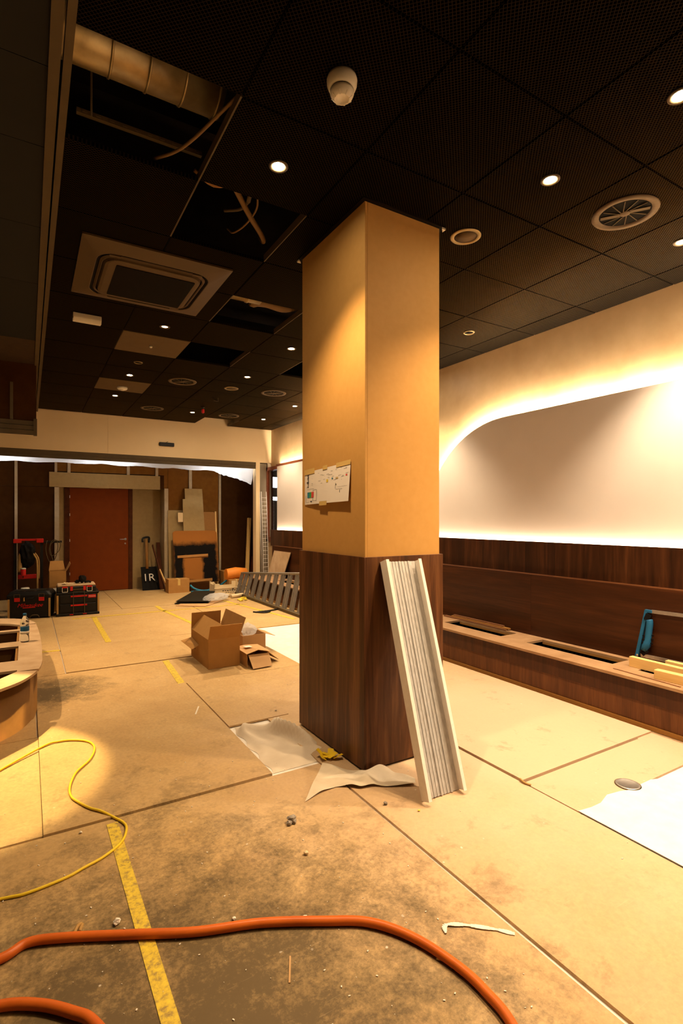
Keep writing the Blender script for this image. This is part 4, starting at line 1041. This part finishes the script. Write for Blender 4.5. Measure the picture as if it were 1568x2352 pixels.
# ---- open boxes in the middle of the floor
def open_box(name, label, x0, x1, y0, y1, h, flaps, mat=m_card, th=.005):
    t = thing(name, label, 'box', ((x0 + x1) / 2, (y0 + y1) / 2, 0), world=True)
    bm = BM(); box(bm, x0, x1, y0, y1, .001, th); box(bm, x0, x0 + th, y0, y1, th, h); box(bm, x1 - th, x1, y0, y1, th, h); box(bm, x0 + th, x1 - th, y0, y0 + th, th, h); box(bm, x0 + th, x1 - th, y1 - th, y1, th, h)
    obj('carton', bm, mat, t)
    for side, ln, ang in flaps:          # ang measured outward from upright
        s, c = math.sin(ang) * ln, math.cos(ang) * ln
        e = {'l': [(x0, y1, h), (x0, y0, h), (x0 - s, y0, h + c), (x0 - s, y1, h + c)], 'r': [(x1, y0, h), (x1, y1, h), (x1 + s, y1, h + c), (x1 + s, y0, h + c)],
             'f': [(x0, y0, h), (x1, y0, h), (x1, y0 - s, h + c), (x0, y0 - s, h + c)], 'b': [(x1, y1, h), (x0, y1, h), (x0, y1 + s, h + c), (x1, y1 + s, h + c)]}[side]
        bm = BM(); slab(bm, e, .004); obj('flap', bm, mat, t)
    return t
bm = BM(); slab(bm, [(1.484, 5.53, .20), (1.484, 5.26, .17), (1.42, 5.28, .13), (1.375, 5.55, .17)], .004); fl_ = bm
b1 = open_box('open_box', 'large open cardboard box with raised flaps in the middle of the floor', 1.485, 1.80, 4.95, 5.56, .285, [('b', .17, -.1), ('r', .19, .35), ('l', .19, -.75), ('f', .155, .45)], m_card)
bm = BM(); bar(bm, (1.57, 5.2, .20), (1.74, 5.33, .24), .10, .006); bar(bm, (1.56, 5.1, .24), (1.72, 5.05, .285), .06, .005); bar(bm, (1.70, 5.3, .24), (1.76, 5.22, .27), .1, .008); box(bm, 1.5, 1.785, 5.0, 5.5, .006, .18)
one('packing_scrap', bm, m_card2, 'loose cardboard scraps inside the large open box', 'scrap')
obj('flap', fl_, m_card, b1)
bm = BM(); box(bm, 1.4835, 1.4845, 5.40, 5.46, .10, .16); box(bm, 1.4835, 1.4845, 5.48, 5.53, .08, .17); obj('printed_mark', bm, m_ink, b1)
open_box('open_box', 'smaller open cardboard box behind the large one with plastic wrap inside', 1.96, 2.22, 5.30, 5.60, .20, [('r', .12, 1.9)], m_card2)
bm = BM(); crumple(bm, 2.08, 5.46, .15, .085, .3, 12, .9, 2); one('plastic_wrap', bm, m_bag, 'crumpled clear plastic wrap in the smaller open box', 'wrap')
b3 = thing('collapsed_box', 'low cardboard box with drooping lid beside the large open box', 'box', (1.95, 4.9, 0), world=True)
x0, x1, ya, yb, h = 1.83, 2.05, 4.83, 5.16, .13
bm = BM(); box(bm, x0, x1, ya, yb, .001, .006); box(bm, x0, x0 + .005, ya, yb, .006, h); box(bm, x1 - .005, x1, ya, yb, .006, h); box(bm, x0, x1, yb - .005, yb, .006, h); obj('carton', bm, m_card2, b3)
bm = BM(); slab(bm, [(x0 - .01, ya - .02, h + .005), ((x0 + x1) / 2, ya - .02, h + .035), ((x0 + x1) / 2, yb, h + .012), (x0 - .01, yb, h + .004)], .004); slab(bm, [((x0 + x1) / 2, ya - .02, h + .035), (x1 + .03, ya - .02, h + .0), (x1 + .02, yb, h + .002), ((x0 + x1) / 2, yb, h + .012)], .004); obj('lid', bm, m_card2, b3)
bm = BM(); slab(bm, [(x0 + .01, ya - .005, h - .01), (x1 + .005, ya - .005, h - .015), (x1 + .0, ya - .10, .012), (x0 + .02, ya - .11, .008)], .004); obj('front_flap', bm, m_card2, b3)
bm = BM(); slab(bm, [(x1, yb, h), (x1, ya, h), (x1 + .14, ya + .06, .02), (x1 + .12, yb, .02)], .004); obj('side_flap', bm, m_card2, b3)
bm = BM(); slab(bm, [(1.87, 4.96, h + .034), (1.93, 4.94, h + .037), (1.93, 5.03, h + .031), (1.87, 5.05, h + .028)], .001); obj('address_sticker', bm, m_sheet, b3)
bm = BM(); slab(bm, [(2.28, 4.62, .001 + .004), (2.30, 4.62, .005), (2.30, 4.6, .005)], .001); bm.free()

# ================================================================ TOOL BOXES AND CART
def latch(x, z, y, parent, wd=.07):
    bm = BM(); box(bm, x - wd / 2, x + wd / 2, y - .012, y, z - .055, z); o = obj('latch', bm, m_red, parent, .002)
    bm = BM()
    for (a, b) in (((x - wd / 2, z), (x - wd / 2, z + .05)), ((x + wd / 2, z), (x + wd / 2, z + .05)), ((x - wd / 2, z + .05), (x + wd / 2, z + .05))):
        bar(bm, (a[0], y - .014, a[1]), (b[0], y - .014, b[1]), .006, .006, (0, 1, 0))
    obj('latch_loop', bm, m_bulktrim, o)
RX = Matrix.Rotation(PI / 2, 4, 'X')
tl = thing('tool_box', 'large black rolling tool box with red latches by the door hoarding', 'tool box', (.02, 8.80, 0), -.2)
bm = BM(); loft(bm, [(rrect(0, .19, .265, .18, .03), .02), (rrect(0, .19, .275, .19, .03), .30)], True); bm.faces.new([v for v in bm.verts if v.co.z < .021][::-1]); obj('body', bm, m_blackpl, tl)
bm = BM(); loft(bm, [(rrect(0, .19, .285, .20, .03), .30), (rrect(0, .19, .285, .20, .03), .34), (rrect(0, .20, .25, .17, .05), .39)], True); obj('lid', bm, m_blackpl, tl)
bm = BM()
for k in range(3): box(bm, -.2 + k * .14, -.09 + k * .14, .08, .30, .385, .396)
obj('lid_pads', bm, m_blacksheet, tl)
for x in (-.15, .16): latch(x, .31, -.003, tl)
for x in (-.255, .262):
    bm = BM(); box(bm, x - .012, x + .012, -.012, .004, .02, .29); obj('corner_strip', bm, m_cable, tl)
bm = BM(); tube(bm, [(-.06, -.01, .31), (-.05, -.03, .30), (.05, -.03, .30), (.06, -.01, .31)], .007, 8, 1); obj('handle', bm, m_blackpl, tl)
bm = BM(); box(bm, -.065, -.05, -.034, -.02, .26, .31); obj('label_tag', bm, m_cable, tl)
lettering('Milwaukee', .075, Matrix.Translation((.01, -.001, .195)) @ RX, m_red, tl, .35)
bm = BM(); bar(bm, (-.08, -.002, .16), (.08, -.002, .165), .002, .012); obj('logo_underline', bm, m_red, tl)
bm = BM(); tube(bm, [(.02, -.05, .02), (.05, -.08, .06), (.12, -.07, .06), (.14, -.05, .02)], .006, 8, 3); obj('tow_handle', bm, m_bulktrim, tl)
for x in (-.2, .2):
    bm = BM(); lathe(bm, [(.0, x - .02), (.03, x - .02), (.03, x + .02), (0, x + .02)], 14, (0, .33, .03), axis='x'); obj('wheel', bm, m_black, tl)
tr_ = thing('tool_chest', 'black two drawer tool chest with red pulls, right of the rolling tool box', 'tool chest', (.652, 8.755, 0), -.03)
bm = BM(); box(bm, -.28, .28, .0, .38, .03, .33); obj('body', bm, m_blackpl, tr_, .008)
for z in (.055, .19):
    bm = BM(); box(bm, -.24, .24, -.012, 0, z, z + .12); dr = obj('drawer', bm, m_blackpl, tr_, .004)
    bm = BM(); box(bm, -.10, .12, -.024, -.012, z + .088, z + .11); obj('drawer_pull', bm, m_red, dr)
bm = BM(); box(bm, -.29, .29, -.02, .40, .0, .035); box(bm, -.285, .285, -.012, .39, .325, .345); obj('frame', bm, m_blackpl, tr_, .004)
bm = BM()
for x in (-.065, .085): bar(bm, (x, -.03, .03), (x, -.03, .36), .008, .006, (0, 1, 0))
bar(bm, (-.065, -.03, .36), (.085, -.03, .36), .006, .008, (0, 1, 0)); obj('locking_bar', bm, m_bulktrim, tr_)
for x in (-.272, .275):
    bm = BM(); box(bm, x - .012, x + .012, -.016, .0, .04, .31); obj('corner_strip', bm, m_cable, tr_)
for x in (-.09, .09):
    bm = BM(); box(bm, x - .025, x + .025, -.026, -.012, .014, .026); obj('foot_catch', bm, m_red, tr_)
bm = BM(); box(bm, .135, .24, -.014, -.0115, .255, .30); bd = obj('badge', bm, m_red, tr_)
lettering('Milwaukee', .022, Matrix.Translation((.1875, -.016, .278)) @ RX, m_white, tr_, .3)
tt = thing('tool_case', 'flat black tool case with dusty lid on top of the drawer chest', 'tool case', (.632, 8.765, .346), -.03)
bm = BM(); box(bm, -.262, .265, .0, .36, .0, .085); obj('body', bm, m_blackpl, tt, .01)
bm = BM(); box(bm, -.255, .258, .005, .355, .085, .112); obj('lid', bm, m_mdftop, tt, .01)
for x in (-.155, .175): 
    bm = BM(); box(bm, x - .035, x + .035, -.008, 0, .07, .09); o = obj('latch', bm, m_red, tt)
    bm = BM()
    for (a, b) in (((x - .035, .01), (x - .035, .075)), ((x + .035, .01), (x + .035, .075)), ((x - .035, .01), (x + .035, .01))): bar(bm, (a[0], -.012, a[1]), (b[0], -.012, b[1]), .006, .006, (0, 1, 0))
    obj('latch_loop', bm, m_white, o)
for a, b in ((-.085, -.05), (.09, .125)):
    bm = BM(); box(bm, a, b, -.012, 0, .025, .09); obj('handle_mount', bm, m_red, tt)
bm = BM(); box(bm, -.05, .09, -.02, -.008, .035, .05); obj('handle', bm, m_bulktrim, tt)
gl = thing('work_glove', 'black glove lying crumpled on the flat tool case', 'glove', (.72, 8.93, .457))
bm = BM(); crumple(bm, 0, 0, .0, .055, .2, 5, 1.1, 2); crumple(bm, -.07, .01, 0, .035, .3, 6, .7, 2); obj('palm', bm, m_black, gl)
for k in range(3):
    bm = BM(); tube(bm, [(.03, -.02 + .02 * k, .02), (.09, -.02 + .025 * k, .025), (.12, -.02 + .03 * k, .012)], .013, 8, 3); obj('finger', bm, m_black, gl)
bm = BM(); q = random.Random(8)
for k in range(9): bar(bm, (.44 + q.uniform(0, .14), 8.80 + q.uniform(0, .2), .459 + .002 * k), (.44 + q.uniform(0, .16), 8.80 + q.uniform(0, .2), .461 + .003 * k), .02, .003)
one('screw_scrap', bm, m_crate, 'small pile of screws and scraps on the flat tool case', 'scrap', kind='stuff')
ct = thing('hand_cart', 'black hand cart with red crossbars standing behind the rolling tool box', 'cart', (.02, 9.6, 0), world=True)
for x in (-.165, .195):
    bm = BM(); bar(bm, (x, 9.6, .12), (x, 9.68, 1.08), .04, .04, (0, 1, 0)); obj('upright', bm, m_blackpl, ct)
for (x0, x1, z) in ((-.19, -.08, 1.10), (.12, .22, 1.10), (-.13, .16, .535)):
    bm = BM(); box(bm, x0, x1, 9.60, 9.66, z - .035, z + .03); obj('crossbar', bm, m_red, ct, .006)
bm = BM(); bar(bm, (-.09, 9.64, 1.115), (.13, 9.64, 1.115), .03, .03); obj('grip', bm, m_red, ct)
bm = BM(); box(bm, -.19, .22, 9.35, 9.62, .05, .08); obj('toe_plate', bm, m_blackpl, ct)
for x in (-.22, .25):
    bm = BM(); lathe(bm, [(.0, x - .025), (.1, x - .025), (.11, x), (.1, x + .025), (0, x + .025)], 18, (0, 9.66, .11), axis='x'); obj('wheel', bm, m_black, ct)
bm = BM(); bar(bm, (.2, 9.66, 1.07), (.48, 9.64, 1.075), .03, .035); obj('side_arm', bm, m_blackpl, ct)
bm = BM(); crumple(bm, .0, 9.56, .66, .11, .12, 3, 1.9, 3); one('work_bag', bm, m_black, 'black bag hanging on the hand cart', 'bag')
bm = BM(); tube(bm, [(-.10, 9.50, .62), (-.10, 9.52, .70), (-.10, 9.54, .86), (-.10, 9.56, .92)], [.03, .03, .034, .033, .032, .03, .03, .028, .026, .02, .015], 8, 4); one('paddle', bm, m_cable, 'yellowish wooden paddle hanging on the hand cart', 'paddle')
bm = BM(); tube(bm, [(.06, 9.5, .92), (.10, 9.5, .86), (.13, 9.5, .75), (.135, 9.48, .3), (.14, 9.45, .09)], .013, 8, 5); tube(bm, [(.09, 9.54, .92), (.13, 9.54, .86), (.155, 9.53, .77), (.155, 9.52, .5)], .010, 8, 5); one('bent_tube', bm, m_cable, 'pair of bent yellowish tubes held on the hand cart', 'tube')
bm = BM(); tube(bm, [(.27, 9.60, 1.10), (.25, 9.6, .95), (.30, 9.6, .76), (.38, 9.6, .80), (.42, 9.6, .98), (.40, 9.6, 1.10), (.33, 9.6, 1.08), (.30, 9.6, .95), (.33, 9.6, .85), (.43, 9.6, .92), (.46, 9.6, 1.06), (.38, 9.6, 1.09), (.31, 9.6, 1.0), (.35, 9.6, .78), (.39, 9.6, .72)], .006, 6, 6); one('cable_bundle', bm, m_bulktrim, 'tangled cable bundle hanging from the arm of the hand cart', 'cable')
for (x, y, z0, r, h, mb, mc, nm, lb) in ((-.055, 9.45, .565, .035, .12, m_red, m_white, 'spray_bottle', 'red bottle with white cap on the upper cart bar'), (-.03, 9.45, .081, .06, .30, m_red, m_white, 'paint_tub', 'red tub with white lid on the cart toe plate')):
    t = thing(nm, lb, 'container', (x, y, z0))
    bm = BM(); lathe(bm, [(0, 0), (r * .92, 0), (r, .01), (r, h * .8), (r * .9, h * .86)], 18); obj('body', bm, mb, t)
    bm = BM(); lathe(bm, [(r * 1.02, h * .84), (r * 1.02, h * .94), (r * .9, h), (0, h)], 18); obj('lid', bm, mc, t)
bm = BM(); box(bm, -.06, -.05, 9.44, 9.60, .53, .564); 
obj('tray', bm, m_blackpl, ct)
ob = thing('open_box', 'open cardboard box on a carton behind the tool chest', 'box', (.35, 9.22, .40), world=True)
bm = BM(); box(bm, .29, .52, 9.25, 9.48, .401, .405); box(bm, .29, .295, 9.25, 9.48, .405, .63); box(bm, .515, .52, 9.25, 9.48, .405, .63); box(bm, .295, .515, 9.25, 9.255, .405, .63); box(bm, .295, .515, 9.475, 9.48, .405, .63); obj('carton', bm, m_card, ob)
bm = BM(); slab(bm, [(.29, 9.48, .63), (.52, 9.48, .63), (.49, 9.55, .77), (.31, 9.55, .77)], .005); slab(bm, [(.52, 9.48, .63), (.52, 9.25, .63), (.58, 9.25, .74), (.58, 9.48, .76)], .005); obj('flap', bm, m_card, ob)
closed_box('cardboard_box', .285, .54, 9.24, 9.5, .398, 'dark closed carton under the open box behind the tool chest', m_mdf2)
bm = BM(); box(bm, .33, .44, 9.2365, 9.2385, .31, .37); one('carton_sticker', bm, m_sheet, 'white sticker on the dark carton behind the tool chest', 'sticker')
bm = BM(); box(bm, -.75, -.36, 8.9, 9.3, 0, .22); one('red_crate', bm, m_frame, 'dark red low box left of the rolling tool box', 'box', bev=.01)

# ================================================================ FLOOR LITTER, CABLES
bm = BM()
oh = [(-.8, 1.5), (-.55, 1.95), (-.3, 2.02), (-.08, 2.03), (-.0, 2.06), (.11, 2.02), (.31, 1.915), (.5, 1.815), (.71, 1.735), (.91, 1.625), (1.04, 1.54), (1.13, 1.41), (1.18, 1.25), (1.19, 1.13), (1.17, 1.0), (1.05, .75), (.75, .62)]
oh2 = [(-.8, 1.5), (-.45, 1.78), (-.2, 1.85), (-.07, 1.835), (.03, 1.78), (.11, 1.705), (.16, 1.64), (.2, 1.5), (.18, 1.3), (0, 1.1)]
tube(bm, [(x, y, .016) for x, y in oh2[::-1]] + [(x, y, .016) for x, y in oh[1:]], .0155, 12, 7)
one('orange_hose', bm, m_orange, 'thick orange hose curving across the dirty front of the floor', 'hose')
bm = BM()
yc = [(-.9, 3.0), (-.4, 3.25), (-.14, 3.57), (.09, 3.79), (.17, 3.815), (.24, 3.80), (.32, 3.74), (.355, 3.66), (.355, 3.56), (.315, 3.43), (.24, 3.31), (.205, 3.2), (.19, 3.1), (.195, 3.02), (.22, 2.95), (.265, 2.86), (.31, 2.80), (.36, 2.725), (.39, 2.66), (.395, 2.60), (.36, 2.505), (.28, 2.435), (.2, 2.40), (.13, 2.37), (.0, 2.35), (-.09, 2.365), (-.5, 2.45)]
tube(bm, [(x, y, .0065 + (.010 if (y > 2.735 and x > .05) else 0)) for x, y in yc], .006, 8, 6)
one('extension_cord', bm, m_ycord, 'thin yellow extension cord snaking over the floor at the bar side', 'cord')

# white protective sheet at right
bm = BM()
pl = [(2.336, 1.613), (2.42, 1.60), (2.50, 1.60), (2.60, 1.63), (2.70, 1.615), (2.78, 1.585), (2.86, 1.60), (2.96, 1.60), (3.1, 1.545), (3.3, 1.52), (3.6, 1.5), (3.6, -1.3), (2.336, -1.3)]
prism(bm, pl, .0012, .004); one('white_sheet', bm, m_under, 'bright white protective sheet on the floor at the front right', 'sheet')
dk = thing('floor_lid', 'round metal floor box lid beside the white sheet', 'lid', (2.80, 1.635, 0))
bm = BM(); lathe(bm, [(.062, .0005), (.062, .006), (.055, .008), (.05, .006), (0, .006)], 28); obj('plate', bm, m_steel, dk)
bm = BM(); lathe(bm, [(.066, 0), (.066, .004), (.0625, .004)], 28); obj('rim', bm, m_bulktrim, dk)
# cloth at the column foot
q = random.Random(21)
def fold(u, v):
    ed = min(1, 9 * min(u, 1 - u, v, 1 - v) + .0)
    return -.010 + ed * (.004 + .13 * math.exp(-((v - .80 - .2 * math.sin(u * 5)) / .085) ** 2) * math.sin(PI * min(1, u * 1.05)) + .010 * (1 + math.sin(u * 17 + v * 9)) * v + .006 * (1 + math.sin(u * 9 - v * 14)))
def outl(u, v):
    a = Vector((1.205, 2.765)); b = Vector((1.60, 2.765)); c = Vector((1.225, 3.52)); d_ = Vector((1.632, 3.10))
    p = (a * (1 - u) + b * u) * (1 - v) + (c * (1 - u) + d_ * u) * v
    return (p.x + .012 * math.sin(v * 21), p.y + .015 * math.sin(u * 13) * v)
bm = BM(); sheet(bm, outl, 30, 30, fold)
one('crumpled_cloth', bm, m_cloth, 'crumpled white fleece bunched against the foot of the column', 'cloth')
bm = BM()
def pz(u, v): return .003 + .035 * math.exp(-((u - .55) / .16) ** 2) * (.4 + .6 * v) + .010 * math.sin(u * 11 + v * 4) ** 2 + .03 * max(0, u - .75)
def po(u, v):
    top = [(1.49, 2.70), (1.545, 2.62), (1.60, 2.52), (1.64, 2.46), (1.72, 2.455), (1.775, 2.43), (1.80, 2.36), (1.835, 2.27)]
    bot = [(1.215, 2.385), (1.33, 2.42), (1.43, 2.43), (1.49, 2.385), (1.53, 2.345), (1.60, 2.33), (1.66, 2.29), (1.80, 2.215)]
    x = u * 7; i = min(6, int(x)); f = x - i
    t0 = Vector(top[i]).lerp(Vector(top[i + 1]), f); b0 = Vector(bot[i]).lerp(Vector(bot[i + 1]), f)
    p = b0.lerp(t0, v); return (p.x, p.y)
sheet(bm, po, 36, 8, pz); one('torn_paper', bm, m_paper, 'torn translucent paper lying in front of the column corner', 'paper')
bm = BM(); q = random.Random(2)
for k in range(7):
    a = q.uniform(0, 6.28); c0 = Vector((1.545 + q.uniform(-.03, .03), 2.73 + q.uniform(-.02, .02), .012 + q.uniform(0, .015)))
    bar(bm, c0, c0 + Vector((math.cos(a) * .06, math.sin(a) * .04, q.uniform(-.008, .02))), .035, .002, (q.uniform(-.6, .6), q.uniform(-.6, .6), 1))
bar(bm, (1.53, 2.76, .02), (1.51, 2.80, .05), .025, .002); one('tape_scrap', bm, m_yellow, 'crumpled yellow tape scrap at the edge of the white fleece', 'tape')
def lump(x, y, r, seed, mat, label, flat=.75, amp=.25, n=1):
    bm = BM(); q = random.Random(seed)
    for k in range(n): crumple(bm, x + (q.uniform(-r, r) * .7 if n > 1 else 0), y + (q.uniform(-r, r) * .5 if n > 1 else 0), .001 if k < 2 else r * .5, r * (1 if n == 1 else q.uniform(.45, .65)), amp, seed + k, flat, 2 if r > .012 else 1)
    return one('mortar_lump' if mat is m_mortar else 'plaster_crumb', bm, mat, label, 'debris', 'crumbs of mortar and plaster on the floor')
lump(1.08, 2.255, .026, 31, m_mortar, 'largest grey mortar lump in front of the column', .8, .2, 5)
lump(1.56, 2.155, .016, 47, m_mortar, 'smaller grey mortar lump left of the steel channel foot', .7, .25, 3)
lump(1.03, 2.01, .011, 53, m_crate, 'small tan crumb nearer the viewer than the largest mortar lump')
lump(.275, 2.015, .018, 61, m_chalk, 'white plaster piece beside the yellow tape, near the orange hose', .6, .3, 3)
lump(.64, 1.82, .008, 67, m_chalk, 'white plaster crumb just behind the orange hose')
lump(.86, 1.69, .008, 68, m_chalk, 'white plaster crumb touching the orange hose near its bend')
lump(.21, 2.68, .008, 71, m_chalk, 'white crumb beside the curve of the yellow cord')
lump(1.46, 2.57, .006, 73, m_mortar, 'tiny dark crumb near the corner of the column')
lump(1.25, 3.42, .007, 74, m_mortar, 'dark crumb on the edge of the crumpled fleece')
lump(1.60, 3.62, .008, 75, m_mortar, 'dark crumb on the board left of the column')
lump(1.66, 2.02, .006, 76, m_yellow, 'orange crumb in front of the steel channel')
bm = BM(); tube(bm, [(.135, 2.02, .008), (.150, 2.05, .018), (.165, 2.06, .012), (.155, 2.03, .010)], .007, 6, 4); one('tape_curl', bm, m_cable, 'ochre curl of tape left of the yellow floor tape', 'tape')
bm = BM(); bar(bm, (1.155, 1.315, .006), (1.175, 1.295, .006), .018, .008); one('wood_chip', bm, m_card2, 'small wood chip beside the orange hose', 'chip')
bm = BM()
pp = smooth_path([(1.25, 1.375, .004), (1.27, 1.40, .006), (1.31, 1.385, .004), (1.36, 1.345, .004), (1.42, 1.29, .003), (1.455, 1.25, .002)], 5)
for i in range(len(pp) - 1): bar(bm, pp[i], pp[i + 1], .008 + .010 * abs(math.sin(i * .5)), .002)
one('paper_strip', bm, m_chalk, 'torn white paper strip inside the bend of the orange hose', 'paper')
bm = BM(); bar(bm, (1.06, 3.85, .0095), (1.125, 4.0, .0095), .010, .0015); one('paper_strip', bm, m_chalk, 'short straight white strip on the board left of the column', 'paper')
bm = BM(); bar(bm, (.70, 1.48, .002), (.745, 1.57, .002), .006, .002); one('wood_chip', bm, m_card2, 'long pale splinter on the dirty floor inside the hose loop', 'chip')
bm = BM(); tube(bm, [(2.33, 1.965, .013), (2.325, 1.93, .008), (2.34, 1.90, .004)], .006, 6, 4); one('tape_curl', bm, m_cable, 'small twisted string at the corner of the raised floor board', 'string')
bm = BM(); q = random.Random(77)
for k in range(520):
    x, y = (q.uniform(-.3, 3.4), q.uniform(.9, 6.5)) if k % 2 else (q.uniform(-.2, 1.4), q.uniform(1.0, 3.0))
    if (CX0 - .05 < x < CX1 + .05 and CY0 - .05 < y < CY1 + .05) or (x < .15 and y > 3.4): continue
    r_ = q.choice((.0008, .001, .0012, .0016, .0026)); z = .0125 if (x > 2.33 and 1.95 < y < 4.7) or (.06 < x < 1.19 and 2.73 < y < 4.65) else .002
    a = q.uniform(0, 3); bar(bm, (x, y, z), (x + r_ * 2.5 * math.cos(a), y + r_ * 2.5 * math.sin(a), z), r_ * 1.4, r_)
one('plaster_dust', bm, m_chalk, 'fine white plaster flecks scattered over the floor boards', 'debris', kind='stuff')
# wall trims: bench foot strip
bm = BM(); box(bm, 3.648, 3.6595, -1.6, 9.5, 0.0, .03); tr2 = struct('baseboard_right', bm, m_mdf2, 'thin brown strip at the foot of the bench', 'baseboard')

for o in bpy.data.objects:
    if '_w' in o: del o['_w']
